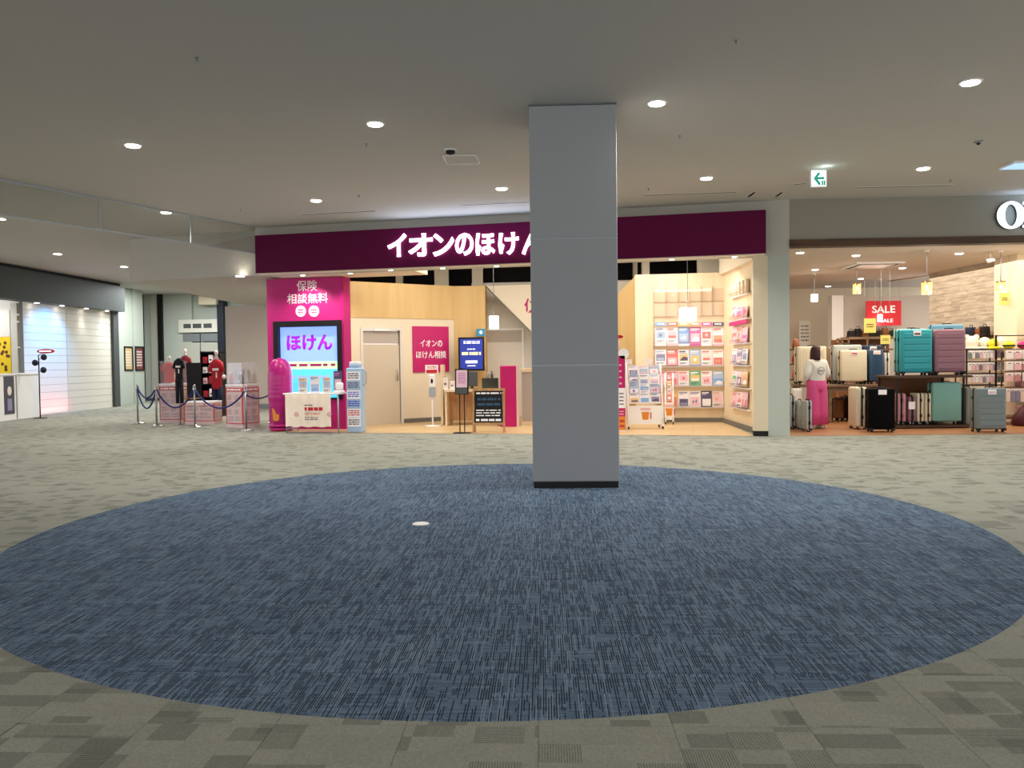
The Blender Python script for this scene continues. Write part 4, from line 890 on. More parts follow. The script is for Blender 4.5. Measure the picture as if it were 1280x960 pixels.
for k, (x, w_, h_, m, ac, d) in enumerate(((.30, .2, .3, 'c', 'o', 'cream box-like leaflet holder'), (.54, .2, .33, 'w', 'b', 'white leaflet holder'), (.78, .18, .3, 'c', 'o', 'cream leaflet with a brown mark'), (1.0, .17, .42, 'n', 'm', 'dark blue framed tablet'))):
    tt = thing('leaflet_holder', d+' standing on the banner table, %s from the left' % ORD[k].replace('leftmost', 'first'), 'leaflet stand', TM @ Vector((x, .18+.03*k, zt)), t.rotation_euler.z+(.1 if k % 2 else -.1), 'leaflet stands on the banner table')
    part('sheet', cover(w_, h_, m+('l' if m != 'n' else 'p')+ac, k+50), tt, (-w_/2, 0, 0)); part('backing', box1('acrylic', -w_/2-.005, 0, 0, w_/2+.005, .05, h_*.6), tt)
single('white_bag', 'small white folded item at the right end of the banner table', 'bag', MB().use('print_white').box(-.1, -.06, 0, .1, .06, .05, bev=.02, seg=2).box(-.06, -.05, .05, .08, .05, .2, bev=.03, seg=2), TM @ Vector((L_-.02, .12, zt)), .1)
# -------- brochure trolleys on castors
def trolley(x0, x1, yb, yt, label, narrow=False, yaw=0):
    p = place((x0+x1)/2, yb); Y = p.y; w_ = (x1-x0)/FPX*Y; H_ = D((x0+x1)/2, yt, Y).z
    t = thing('brochure_trolley', label, 'brochure stand', p, yaw)
    curve = lambda z: .02+.26*(z/H_)**2
    for s_ in (-1, 1):
        part('side_frame', MB().use('gloss_white').tube([(s_*w_/2, curve(z), z) for z in [.06+(H_-.06)*k/8 for k in range(9)]], .018, 8), t)
        part('castor', MB().use('black').cyl((s_*w_/2-.012, .03, .033), (s_*w_/2+.012, .03, .033), .032, 12), t); part('castor', MB().use('black').cyl((s_*w_/2-.012, .42, .033), (s_*w_/2+.012, .42, .033), .032, 12), t)
        part('base_rail', MB().use('gloss_white').box(s_*w_/2-.015, .0, .065, s_*w_/2+.015, .45, .09), t)
    part('front_panel', MB().use('gloss_white').box(-w_/2+.02, .03, .1, w_/2-.02, .045, .46), t)
    part('cup_print', MB().use('orange').prism([(-.08, .34), (.07, .34), (.05, .19), (-.06, .19)], .024, .03).use('red').box(.09, .024, .2, .11, .03, .33).use('print_pink').box(-.1, .026, .37, .1, .03, .42), t, label='orange cup print')
    for k in range(4):
        z = .5+(H_-.55)*k/4; part('shelf', box1('gloss_white', -w_/2+.02, curve(z)+.03, z, w_/2-.02, curve(z)+.1, z+.012), t)
    return t, p, w_, H_, curve
def fill(t, p, w_, H_, curve, covers, n, grp, where):
    for k in range(4):
        z = .5+(H_-.55)*k/4
        for i in range(n):
            sp = covers[(k*n+i) % len(covers)]; wd = (w_-.06)/n
            lp = Matrix.Translation(p) @ Matrix.Rotation(t.rotation_euler.z, 4, 'Z') @ Vector((-w_/2+.03+i*wd+.004, curve(z)+.03, z+.014))
            o = single('brochure', '%s and %s leaflet on %s, row %s from the bottom, %s across' % (PAL[sp[0]][1], PAL[sp[1]][1], where, ['one', 'two', 'three', 'four'][k], ORD[i]), 'brochure', cover(wd-.008, (H_-.55)/4*1.08, sp, k*5+i+n), lp, 0, grp)
            o.rotation_euler = (-.25, 0, t.rotation_euler.z)
r_ = trolley(786, 829, 537, 455, 'white curved brochure trolley on castors right of the pillar'); fill(*r_, ['wyn', 'wbb', 'wsn', 'lws', 'wbl', 'lps', 'lws', 'wls', 'wpl', 'wsl', 'wlp', 'lwp'], 3, 'leaflets on the curved trolley', 'the curved trolley')
for i, x in enumerate((-.28, .12)):
    single('price_card', 'small white card clipped on top of the curved trolley, %s one' % ('left', 'right')[i], 'card', MB().use('print_white').box(-.06, 0, 0, .06, .01, .1), r_[1]+Vector((x, .27, r_[3]-.003)), 0)
r_ = trolley(832, 841.5, 531, 467, 'narrow white brochure trolley half hidden behind the curved one', True, -.2); fill(*r_, ['rpw', 'cpn', 'yow'], 1, 'leaflets on the narrow trolley', 'the narrow trolley')
# standee right behind the pillar
p = place(775, 539); Y = p.y; zt = D(778, 446, Y).z; x0_, x1_ = D(745, 500, Y).x, D(781.5, 500, Y).x
t = thing('banner_standee', 'magenta and white cardboard banner standee half hidden by the pillar', 'standee', ((x0_+x1_)/2, Y, 0)); w_ = x1_-x0_
zz = [0, .26, .42, .80, zt]
for (a, b), m in zip(zip(zz, zz[1:]), ('orange', 'magenta', 'print_white', 'magenta')): part('print_panel', box1(m, -w_/2, 0, a+.02, w_/2, .02, b+.02), t)
part('print_lines', MB().lines(w_*.3, .05, w_/2-.02, .24, 0, 2, 'red', .5, 1).lines(w_*.3, .48, w_/2-.03, .75, 0, 4, 'ink', .4, 2).lines(w_*.3, .3, w_/2-.03, .4, 0, 2, 'print_pink', .4, 3).lines(w_*.3, .85, w_/2-.06, zt-.1, 0, 4, 'print_pink', .3, 4), t)
part('foot', box1('gloss_white', -w_/2, -.1, 0, w_/2, .2, .02), t); part('side_post', MB().use('gloss_white').cyl((w_/2+.015, .01, 0), (w_/2+.015, .01, zt-.05), .012, 8), t)
part('round_topper', MB().use('print_white').cyl((w_/2-.02, 0, zt+.06), (w_/2-.02, .015, zt+.06), .10, 24), t); part('flower_topper', MB().use('red').ball((w_/2-.1, .01, zt+.38), .05, (1.6, .2, .7), 10).use('print_pink').cyl((w_/2-.1, .01, zt), (w_/2-.1, .01, zt+.38), .008, 6), t)
# ================================================================== DISPLAY CLUSTER ON THE LEFT
def stanchion(px, py, d):
    p = place(px, py); t = thing('rope_stanchion', 'silver rope barrier post, '+d, 'barrier post', p, 0, 'silver stanchions around the sports display')
    if not hasattr(stanchion, 'm'):
        stanchion.m = (MB().use('chrome').lathe([(.16, 0), (.16, .012), (.12, .03), (.03, .045), (.02, .06)], seg=20).mesh('base'),
                       MB().use('steel').cyl((0, 0, .05), (0, 0, .86), .02, 12).mesh('pole'), MB().use('chrome').lathe([(.03, .80), (.034, .82), (.034, .86), (.022, .875), (.03, .9), (.012, .93)], seg=14).mesh('finial'))
    for n, m in zip(('base', 'pole', 'finial'), stanchion.m): link(n, m, t)
    return p
def rope(a, b, drop, d, z0=.82):
    pts = [a.lerp(b, k/14)+Vector((0, 0, z0-drop*(1-(2*k/14-1)**2))) for k in range(15)]
    n = (b-a).normalized()*.036; pts[0] += n; pts[-1] -= n
    o = pts[0].copy(); single('barrier_rope', d, 'rope', MB().use('navy_rope').tube([p-o for p in pts], .018, 8), o, 0, 'navy barrier ropes')
s1_ = stanchion(172.5, 530, 'leftmost of the row'); s2_ = stanchion(196, 532.5, 'second from the left'); s3_ = stanchion(244, 534, 'in front of the low printed box'); s4_ = stanchion(308, 538.5, 'in front of the large printed box')
s6_ = stanchion(343, 529, 'behind the magenta inflatable')
rope(s1_, s2_, .42, 'navy rope hanging lower, between the two leftmost posts', .80); rope(s1_, s2_, .24, 'upper navy rope between the two leftmost posts', .86)
rope(s2_, s3_, .40, 'navy rope drooping in front of the left printed box'); rope(s3_, s4_, .38, 'navy rope drooping in front of the jersey mannequin'); rope(s4_, s6_, .12, 'navy rope running right from the large printed box', .74)
mat('pinkish', '#dfc4c4', .55); mat('print_ghost', '#a58f98', .6); mat('jersey_red', '#b51c2e', .7, bump=.2); mat('jersey_orange', '#c9412c', .7, bump=.2); mat('maroon', '#7c1626', .7, bump=.2); mat('jersey_black', '#14151c', .75, bump=.2); mat('navy', '#16213f', .7); mat('bust', '#e6ded6', .4)
def print_box(x0, x1, y0, y1, label, yaw=0, depth=.5, two=False):
    p = place((x0+x1)/2, y1); Y = p.y; w_ = (x1-x0)/FPX*Y; h_ = D((x0+x1)/2, y0, Y).z
    t = thing('printed_display_box', label, 'display box', p, yaw, 'printed cardboard display boxes')
    part('box_body', box1('pinkish', -w_/2, 0, 0, w_/2, depth, h_), t)
    def face(a, b, ry, loc, sd):
        mb = MB().use('print_red').box(a, -.008, h_*.84, b, 0, h_*.93).use('print_red').box(a, -.006, .1, a+.02, 0, h_*.84).box(b-.02, -.006, .1, b, 0, h_*.84).box(a, -.006, .08, b, 0, .1)
        f = part('printed_face', mb, t, loc, ry)
        L = MB()
        for r_ in range(2):
            for c_ in range(2 if b-a > .3 else 1):
                ww = (b-a-.06)/(2 if b-a > .3 else 1); xa = a+.03+c_*ww; za = .14+r_*(h_*.34)
                L.lines(xa+.02, za, xa+ww-.02, za+h_*.12, -.007, 3, 'print_ghost', .4, sd+r_*3+c_).lines(xa+.02, za+h_*.15, xa+ww*.6, za+h_*.28, -.007, 3, 'print_ghost', .45, sd+r_+c_*5).lines(xa+ww*.65, za+h_*.16, xa+ww-.02, za+h_*.27, -.007, 1, 'print_pink', .8, sd+r_+c_*5)
        L.lines(a+.04, h_*.86, b-.04, h_*.91, -.01, 1, 'print_white', .7, sd)
        part('print_lines', L, f)
    face(-w_/2, w_/2, 0, (0, 0, 0), int(x0))
    face(0, depth, PI/2, (w_/2, 0, 0), int(x0)+4)
    part('lid', box1('print_white', -w_/2-.005, -.008, h_-.03, w_/2+.005, depth+.005, h_+.01), t)
    return t, p, w_, h_
def case(t, p, w_, h_, ht, label, yaw, depth=.5):
    c = thing('acrylic_case', label, 'display case', p+Vector((0, 0, h_+.01)), yaw)
    for a, b in (((-w_/2+.02, .02, .0), (w_/2-.02, .026, ht)), ((-w_/2+.02, depth-.03, 0), (w_/2-.02, depth-.024, ht)), ((-w_/2+.02, .02, 0), (-w_/2+.026, depth-.03, ht)), ((w_/2-.026, .02, 0), (w_/2-.02, depth-.03, ht)), ((-w_/2+.02, .02, ht), (w_/2-.02, depth-.024, ht+.006))):
        part('pane', box1('acrylic', *a, *b), c)
q1_ = print_box(200, 227, 480, 529, 'left printed box with red band, under the orange shirt case')
q2_ = print_box(231, 268, 502.5, 531, 'low wide printed box with red band in the middle')
q3_ = print_box(280, 307, 481, 534.5, 'large printed box with red band nearest the magenta inflatable', -.45)
case(*q1_, .52, 'clear case with an orange-red shirt on the left printed box', 0); case(*q3_, .46, 'clear case with small figures on the large printed box', -.45)
def torso(name, label, px, Y, ytop, yshirt, yhem, wpx, shirt, lower=None, ylow=None, yfoot=None, head=True, sleeves=True, num=None, floor_z=0.0, grp='clothed display torsos'):
    P_ = D(px, yshirt, Y); s_ = Y/FPX; w_ = wpx*s_; zs, zh = P_.z, D(px, yhem, Y).z; H_ = zs-zh
    t = thing(name, label, 'mannequin', (P_.x, Y, floor_z), 0, grp); z = lambda v: v-floor_z
    part('base', MB().use('chrome').lathe([(.15, 0), (.15, .01), (.02, .02)], seg=18), t); part('pole', MB().use('steel').cyl((0, 0, .015), (0, 0, z(zh)+.1), .014, 8), t)
    pr = [(.44, 0), (.45, .08), (.41, .35), (.43, .55), (.48, .75), (.47, .88), (.33, .96), (.16, 1.0), (.13, 1.01)]
    part('shirt', MB().use(shirt).lathe([(r*w_, H_*f) for r, f in pr], (0, 0, z(zh)), 20, (.86, .55)), t)
    if sleeves:
        for s in (-1, 1): part('sleeve', MB().use(shirt).cyl((s*w_*.30, 0, z(zs)-H_*.10), (s*w_*.50, -.02, z(zs)-H_*.42), w_*.15, 12, w_*.13), t)
    if head:
        ztop = z(D(px, ytop, Y).z); hh = ztop-z(zs)
        part('neck', MB().use('bust').lathe([(w_*.12, 0), (w_*.09, hh*.35), (w_*.09, hh*.5)], (0, 0, z(zs)-.01), 12), t)
        part('head', MB().use('bust').lathe([(.01, 0), (w_*.12, hh*.1), (w_*.16, hh*.35), (w_*.155, hh*.5), (w_*.09, hh*.63), (.005, hh*.68)], (0, 0, z(zs)+hh*.34), 14, (.85, 1)), t)
    if lower:
        zl = z(D(px, ylow, Y).z)
        for s in (-1, 1): part('trouser_leg', MB().use(lower).cyl((s*w_*.2, 0, zl), (s*w_*.18, 0, z(zh)+.06), w_*.17, 14, w_*.21), t)
    if num: part('chest_print', MB().use('print_white').box(-w_*.22, -w_*.27, z(zs)-H_*.38, w_*.22, -w_*.21, z(zs)-H_*.30).box(w_*.02, -w_*.27, z(zs)-H_*.62, w_*.1, -w_*.21, z(zs)-H_*.44), t)
    return t
torso('shirt_torso', 'orange-red shirt on a white bust inside the left clear case', 211.5, q1_[1].y+.24, 445, 453, 479, 17, 'jersey_orange', floor_z=q1_[3]+.012)
torso('shirt_torso', 'black top and long black trousers on a stand, left of the maroon shirt', 223.5, 18.35, 442, 448, 478, 13, 'jersey_black', 'jersey_black', 504, head=False, num=1)
torso('shirt_torso', 'maroon shirt on a white-headed mannequin with grey lower part', 231.5, 19.9, 436, 444.5, 478, 15, 'maroon', 'mid_grey', 504)
torso('shirt_torso', 'bright red sleeveless sports shirt with white lettering and navy shorts', 270.5, 19.3, 438, 449, 486.5, 17, 'jersey_red', 'navy', 512, num=1)
single('white_armlet', 'small white ball-like cuff hanging beside the red sports shirt', 'ornament', MB().use('print_white').ball((0, 0, 0), .05, seg=10).cyl((0, 0, .05), (-.1, 0, .3), .006, 6), D(280, 471, 19.4))
for k, x in enumerate((-.12, .1)):
    single('small_figure', 'small dark-based figure in the case on the large printed box, %s' % ('left one', 'right one')[k], 'figurine', MB().use('black').cyl((0, 0, 0), (0, 0, .03), .06, 14).use(('red', 'brown')[k]).lathe([(.03, .03), (.045, .1), (.03, .18), (.012, .2)], seg=10).use('bust').ball((0, 0, .23), .03, seg=8), q3_[1]+Vector((x, .2, q3_[3]+.012)), 0, 'figures in the clear case')
p = q3_[1]+Vector((0.02, .36, q3_[3]+.012)); t = thing('photo_stand', 'pale picture card standing behind the small figures', 'picture', p); part('card', MB().use('paper_l').box(-.09, 0, .02, .09, .012, .3, rot=Matrix.Rotation(-.15, 3, 'X')).use('ink').box(-.05, -.004, .08, .05, .0, .2, rot=Matrix.Rotation(-.15, 3, 'X')), t); part('foot', box1('black', -.08, -.03, 0, .08, .06, .02), t)
# easel with dark board
Y = 19.1; p = D(242, 527, Y); p.z = 0
t = thing('display_easel', 'pale wooden easel holding a slanted dark board', 'easel', p, .5); zt = D(242, 453, Y).z; zb = D(242, 501, Y).z
for s in (-1, 1): part('leg', MB().use('oak').tube([(s*.2, 0, 0), (s*.06, .12, zt-.1)], .014, 6), t)
part('rear_leg', MB().use('oak').tube([(0, .5, 0), (0, .13, zt-.15)], .014, 6), t); part('ledge', box1('oak', -.2, -.05, .8-.25, .2, .03, .83-.25), t)
part('board', MB().use('jersey_black').box(-.12, -.01, zb, .2, .01, zt, rot=Matrix.Rotation(-.14, 3, 'X'), piv=(0, 0, zb)), t)
# black goods shelf
Y = 21.0; w_, h_, p = span(250.5, 275, 439, 500, Y); zt = D(262, 439, Y).z
t = thing('goods_shelf', 'black metal shelf unit behind the red sports shirt', 'shelf unit', (p.x, Y, 0))
for s in (-1, 1): part('side_panel', box1('black', s*w_/2-.02*(s > 0), 0, 0, s*w_/2+.02*(s < 0), .4, zt), t)
part('back_panel', box1('jersey_black', -w_/2, .38, 0, w_/2, .4, zt), t)
zs = [.1, .52, .86, 1.14, 1.4]
for z in zs+[zt-.02]: part('shelf_board', box1('black', -w_/2, 0, z-.02, w_/2, .4, z), t)
gi = 0
for r_, z in enumerate(zs):
    for c_ in range(3):
        m, nm = (('print_white', 'white'), ('jersey_red', 'red'), ('print_pink', 'pink'))[(r_+c_*2) % 3]; hh = .16+.05*((r_*2+c_) % 2)
        single('boxed_goods', '%s box of goods on the black shelf, shelf %s from the bottom, %s across' % (nm, ['one', 'two', 'three', 'four', 'five'][r_], ORD[c_].replace('leftmost', 'first')), 'box', MB().use(m).box(-.055, 0, 0, .055, .15, hh, bev=.006).use('ink').box(-.03, -.002, hh*.3, .03, 0, hh*.5), (p.x-w_/2+.10+c_*(w_-.2)/2, Y+.05, z), 0, 'boxes on the black goods shelf')
# ================================================================== LEFT STOREFRONT INTERIOR
Yl = 22.0
w_, h_, p = span(-14, 13.5, 421, 467, 22.9)
t = thing('yellow_panel', 'yellow panel with brown spots behind the white counter', 'panel', (p.x, 22.9, 0)); part('panel', box1('yellow', -w_/2, 0, 0, w_/2, .05, p.z+h_), t)
rn = random.Random(3)
for k in range(12): part('spot', MB().use('brown').cyl((rn.uniform(-w_/2+.08, w_/2-.08), -.006, 0), (0, 0, 0), .001, 3) if 0 else MB().use('brown').ball((0, 0, 0), .045, (1, .1, 1.1), 10), t, ((rn.uniform(0, w_/2-.06), -.002, p.z+.05+rn.random()*(h_-.1))))
part('white_top', box1('off_white', -w_/2, -.01, p.z+h_, w_/2, .08, p.z+h_+.75), t)
w_, h_, p = span(14, 31, 402, 467, 22.5)
t = thing('wall_niche_shelf', 'tall pale shelf unit with open niches right of the yellow panel', 'shelf', (p.x, 22.5, 0)); zt = lz
part('column', box1('off_white', -w_/2, 0, 0, -w_/2+.18, .4, zt), t); part('column', box1('warm_beige', w_/2-.02, 0, 0, w_/2, .4, zt), t)
for y in (392, 401, 433): z = D(22, y, 22.5).z; part('shelf_board', box1('warm_beige', -w_/2+.18, 0, z-.05, w_/2, .4, z), t)
part('back', box1('mid_grey', -w_/2, .4, 0, w_/2, .42, zt), t)
q = G(50, 520.5); q0_ = G(0, 527); L_ = (q-q0_).length+1.2; d_ = (q-q0_).normalized(); o = q-d_*L_; zt = D(25, 467, (q.y+q0_.y)/2).z
t = thing('shop_counter', 'white shop counter with a dark picture on its front', 'counter', o, math.atan2(d_.y, d_.x))
part('body', box1('gloss_white', 0, 0, 0, L_, .4, zt-.03), t); part('top', box1('white', -.02, -.03, zt-.03, L_+.02, .42, zt+.01), t)
aa = L_*.56
part('gap_strip', box1('steel', aa+.22, -.006, .02, aa+.26, 0, zt-.04), t)
part('picture', MB().use('ink').box(aa-.33, -.012, .16, aa+.12, 0, zt-.06).use('paper_c').ball((aa-.1, -.014, .75), .1, (1, .1, 1.2), 12).use('paper_s').box(aa-.2, -.016, .25, aa, -.012, .55), t, label='dark picture with pale shapes')
Yp = 21.6; p = G(50.5, 523)
t = thing('branching_stand', 'thin black stand with three dark ball shades and an oval sign', 'stand', p); Y = p.y
part('base', MB().use('black').lathe([(.17, 0), (.17, .012), (.02, .025)], seg=20), t); part('pole', MB().use('black').cyl((0, 0, .02), (0, 0, D(49, 444, Y).z), .015, 8), t)
for x, y in ((54.8, 446.5), (43.8, 453.5), (54.3, 462.5)):
    a = D(x, y, Y); lx = a.x-p.x
    part('shade', MB().use('navy_post').ball((lx, 0, a.z), .075, (1, 1, 1.1), 14), t); part('arm', MB().use('black').cyl((0, 0, a.z-.06), (lx, 0, a.z), .008, 6), t)
c_ = D(57.5, 439, Y)
mat('oval_white', '#ffffff', .4, emis='#ffffff', es=.8)
part('oval_sign', MB().use('red').ball((c_.x-p.x, -.01, c_.z), .24, (1, .1, .25), 20).use('oval_white').box(c_.x-p.x-.15, -.045, c_.z-.018, c_.x-p.x+.15, -.03, c_.z+.018), t, label='red oval sign with white lettering'); part('sign_arm', MB().use('black').cyl((0, 0, D(49, 444, Y).z), (c_.x-p.x, 0.01, c_.z), .008, 6), t)
# ================================================================== LUGGAGE SHOP
CASES = {}
for n, h, ro in (('teal', '#2a98a2', .35), ('mauve', '#8c6470', .4), ('mint', '#7cb0a6', .4), ('slate_grey', '#76807f', .45), ('silver', '#b4b6b4', .3), ('cream_case', '#ddd2b8', .4), ('denim', '#33506e', .45), ('navy_case', '#1b2a48', .5), ('black_case', '#060607', .7), ('tan_case', '#b08a66', .5), ('brown_case', '#7a4c28', .5), ('wine_case', '#4a1620', .5), ('rose_case', '#c48a92', .4), ('pale_teal', '#8fc4ba', .4), ('grey_beige', '#8d8d80', .5), ('white_case', '#e6e4de', .35), ('dull_blue', '#5f8fa6', .4)): mat(n, h, ro, var=.04, spec=.35 if n != 'black_case' else .08)
def suitcase(label, px, py, h_, w_, d_, m, z=0, Y=None, xf=None, yaw=GY, ribs='h', side=False, tag_=None, back=0, handle=False, frame='black'):
    """front faces -Y; side=True shows the narrow side with the split line"""
    if Y: p = D(px, py, Y); p.z = z; p.x = xf if xf is not None else p.x
    else: p = G(px, py, z)
    t = thing('suitcase', label, 'suitcase', p, yaw+(PI/2 if side else 0), 'suitcases in the luggage shop')
    key = (round(h_, 2), round(w_, 2), round(d_, 2), m, ribs)
    wh = .055
    if key not in CASES:
        hd = d_/2; y0 = 0
        sh = []
        for (ya, yb, sgn) in ((0, hd-.008, -1), (hd+.008, d_, 1)):
            mb = MB().use(m).box(-w_/2, ya, wh, w_/2, yb, h_, bev=.04, seg=3); r = mb
            yy = ya if sgn < 0 else yb
            if ribs == 'h':
                n = 6
                for k in range(n): za = wh+.06+(h_-wh-.12)*k/n; mb.box(-w_/2+.05, yy-.007, za+.012, w_/2-.05, yy+.007, za+(h_-wh-.12)/n-.012, bev=.005)
            elif ribs == 'v':
                n = 9
                for k in range(n): xa = -w_/2+.045+(w_-.09)*k/n; mb.box(xa+.008, yy-.006, wh+.07, xa+(w_-.09)/n-.008, yy+.006, h_-.06, bev=.005)
            sh.append(mb.mesh('shell'))
        mid = MB().use(frame).box(-w_/2+.004, hd-.011, wh+.004, w_/2-.004, hd+.011, h_-.003, bev=.008).mesh('seam')
        wm = MB().use('black').cyl((-.012, 0, .026), (.012, 0, .026), .026, 12).use('steel').box(-.016, -.012, .026, .016, .012, .06).mesh('wheel')
        cg = MB().use('black').box(-.035, -.005, 0, .035, .05, .045, bev=.008).mesh('corner_guard')
        th = MB().use('black').tube([(-.08, 0, 0), (-.07, 0, .025), (.07, 0, .025), (.08, 0, 0)], .01, 6).mesh('carry_handle')
        tr = MB().use('steel').cyl((-.09, 0, -.02), (-.09, 0, .16), .008, 6).cyl((.09, 0, -.02), (.09, 0, .16), .008, 6).use('black').box(-.11, -.014, .15, .11, .014, .185, bev=.008).mesh('trolley_handle')
        lt = MB().use('black').box(-.006, -.02, -.03, .006, .02, .03, bev=.003).mesh('latch')
        CASES[key] = (sh, mid, wm, cg, th, tr, lt)
    sh, mid, wm, cg, th, tr, lt = CASES[key]; c0 = -d_/2 if side else 0
    for s in sh: link('shell', s, t, (0, c0, 0))
    link('seam', mid, t, (0, c0, 0))
    for sx in (-1, 1):
        for yy in (.045, d_-.045): link('wheel', wm, t, (sx*(w_/2-.05), c0+yy, 0))
        link('corner_guard', cg, t, (sx*(w_/2-.04), c0-.002, .035))
    link('carry_handle', th, t, (0, c0+d_*.3, h_-.006))
    for zz in (.3, .78): link('latch', lt, t, (w_/2+.002, c0+d_*.5, h_*zz)); link('latch', lt, t, (-w_/2-.002, c0+d_*.5, h_*zz))
    if handle: link('trolley_handle', tr, t, (0, c0+d_*.8, h_))
    if tag_: part('price_tag', MB().use('print_white').box(-.07, -.012, h_*.86, .07, -.004, h_*.97).use(tag_).box(-.055, -.014, h_*.88, .055, -.012, h_*.92), t, (0, c0, 0), label='price tag hanging on the front')
    return t
# front stand with two shelves
pA, pB = G(1121, 536.5), G(1205, 536.5); Yr = pA.y+.02
zTop = D(1163, 469.5, Yr).z; zBot = D(1163, 531.5, Yr).z
rx0, rx1 = D(1120.5, 500, Yr).x, D(1206, 500, Yr).x; RWd = rx1-rx0
t = thing('suitcase_rack', 'dark two-level suitcase rack with brown boards at the shop front', 'rack', (rx0, Yr, 0), 0)
for x in (0, RWd-.03):
    for y in (0, .72): part('post', box1('black', x, y, 0, x+.03, y+.03, zTop-.03), t)
part('upper_board', box1('walnut', -.03, -.04, zTop-.04, RWd+.12, .8, zTop), t); part('lower_board', box1('walnut', -.03, -.04, zBot-.04, RWd+.12, .8, zBot), t); part('back_panel', box1('brown_case', .0, .76, zBot, RWd, .78, zTop-.04), t); part('plinth', box1('black', .05, .05, 0, RWd-.05, .7, zBot-.04), t)
def hpx(y0, y1, Y): return (y1-y0)/FPX*Y
sY = Yr
def onrack(label, x0, x1, y0, lvl, m, d_=.26, dy=.05, **k):
    z = (zBot, zTop)[lvl]; Y = sY+dy; w_ = (x1-x0)/FPX*Y-.01; h_ = D((x0+x1)/2, y0, Y).z-z
    if k.get('side'): return suitcase(label, (x0+x1)/2, 500, h_, d_, w_, m, z, Y+d_/2, xf=D((x0+x1)/2, 500, Y).x-GY*0-d_/2*math.sin(GY), **k)
    return suitcase(label, (x0+x1)/2, 500, h_, w_, d_, m, z, Y, **k)
onrack('large teal ribbed suitcase on the upper shelf of the rack', 1126.5, 1166, 411.5, 1, 'teal', tag_='ink'); onrack('large mauve ribbed suitcase on the upper shelf of the rack', 1168.5, 1207.5, 411.5, 1, 'mauve')
onrack('pale teal suitcase edge peeking out behind the large teal one', 1121.5, 1160, 411, 1, 'pale_teal', dy=.33, d_=.2)
onrack('dull blue suitcase top showing behind the mauve one', 1166, 1205, 405.5, 1, 'dull_blue', dy=.35, d_=.24)
onrack('rose pink ribbed suitcase, leftmost on the lower shelf', 1121, 1133.5, 491.5, 0, 'rose_case', .34, side=True); onrack('mauve suitcase with a white tag, second on the lower shelf', 1135.5, 1146, 496, 0, 'mauve', .34, side=True)
onrack('narrow cream suitcase, left one of the pair on the lower shelf', 1146.5, 1155.5, 491.5, 0, 'cream_case', .34, side=True, ribs=''); onrack('narrow cream suitcase, right one of the pair on the lower shelf', 1156.5, 1164.8, 491.5, 0, 'cream_case', .34, side=True, ribs='')
onrack('large smooth mint suitcase on the lower shelf', 1166, 1203, 478, 0, 'mint', ribs='', dy=.02, handle=False)
o_ = D(1140, 505, Yr+.03); single('white_label', 'white paper label standing among the lower shelf suitcases', 'label', MB().use('print_white').box(-.06, -.003, -.08, .06, 0, .06), (D(1140, 500, Yr+.03).x, Yr+.035, zBot+.32+.06), 0)
def onfloor(label, x0, x1, y0, y1, m, d_=.28, **k):
    p = G((x0+x1)/2, y1); Y = p.y; w_ = (x1-x0)/FPX*Y-.008; h_ = D((x0+x1)/2, y0, Y).z
    if k.get('side'): return suitcase(label, (x0+x1)/2, 500, h_, d_, w_, m, 0, Y+d_/2, xf=D((x0+x1)/2, 500, Y).x-d_/2*math.sin(GY), **k)
    return suitcase(label, (x0+x1)/2, y1, h_, w_, d_, m, **k)
onfloor('large grey ribbed suitcase with a pink tag right of the rack', 1221, 1258.5, 485, 541, 'slate_grey', tag_='print_pink'); onfloor('grey-beige suitcase seen side-on just right of the rack', 1207.5, 1219.5, 484.5, 535, 'grey_beige', .42, side=True)
onfloor('large black soft suitcase standing left of the rack', 1087, 1119, 485.5, 541, 'black_case', .3, tag_='print_white', ribs='', yaw=GY-.1); onfloor('tall cream suitcase seen side-on beside the large black one', 1070.5, 1085.5, 484, 537.5, 'cream_case', .44, side=True, ribs='')
onfloor('silver suitcase seen side-on, closest to the shop wall', 987.5, 995, 494.5, 537, 'silver', .4, side=True); onfloor('silver suitcase seen side-on, second from the shop wall', 997.5, 1006.5, 501, 537.5, 'silver', .4, side=True); onfloor('silver suitcase seen side-on, third from the wall beside the person', 1008, 1015.5, 501, 540.5, 'silver', .36, side=True)
onfloor('pale silver suitcase behind the three side-on silver ones', 990, 1004, 485.5, 529, 'white_case', .3, ribs='')
# display table
tA, tB = G(1037, 529), G(1112, 527); Yt = tA.y; zT = D(1075, 480.5, Yt).z; xt0, xt1 = D(1008, 485, Yt).x, D(1117, 485, Yt).x
t = thing('display_table', 'brown wooden table carrying the cream, grey and blue suitcases', 'table', (xt0, Yt, 0), 0); TW = xt1-xt0
part('tabletop', box1('table_wood', 0, -.05, zT-.05, TW, .9, zT, bev=.008), t); part('apron', box1('table_wood', .05, 0, zT-.14, TW-.05, .03, zT-.05), t)
for x in (.28*TW-.03, TW-.1):
    for y in (.02, .8): part('leg', box1('table_wood', x, y, 0, x+.06, y+.06, zT-.05), t)
part('leg', box1('table_wood', .03, .8, 0, .09, .86, zT-.05), t)
def ontab(label, x0, x1, y0, m, dy=.02, d_=.25, **k):
    Y = Yt+dy; w_ = (x1-x0)/FPX*Y-.008; h_ = D((x0+x1)/2, y0, Y).z-zT
    if k.get('side'): return suitcase(label, (x0+x1)/2, 480, h_, d_, w_, m, zT, Y+d_/2, xf=D((x0+x1)/2, 500, Y).x-d_/2*math.sin(GY), **k)
    return suitcase(label, (x0+x1)/2, 480, h_, w_, d_, m, zT, Y, **k)
ontab('cream smooth suitcase with red tag at the front of the table', 1051.5, 1084.5, 437.5, 'cream_case', .0, .26, ribs='', tag_='red'); ontab('denim blue vertically ribbed suitcase on the table', 1087, 1105, 437, 'denim', .0, .26, ribs='v', tag_='print_pink')
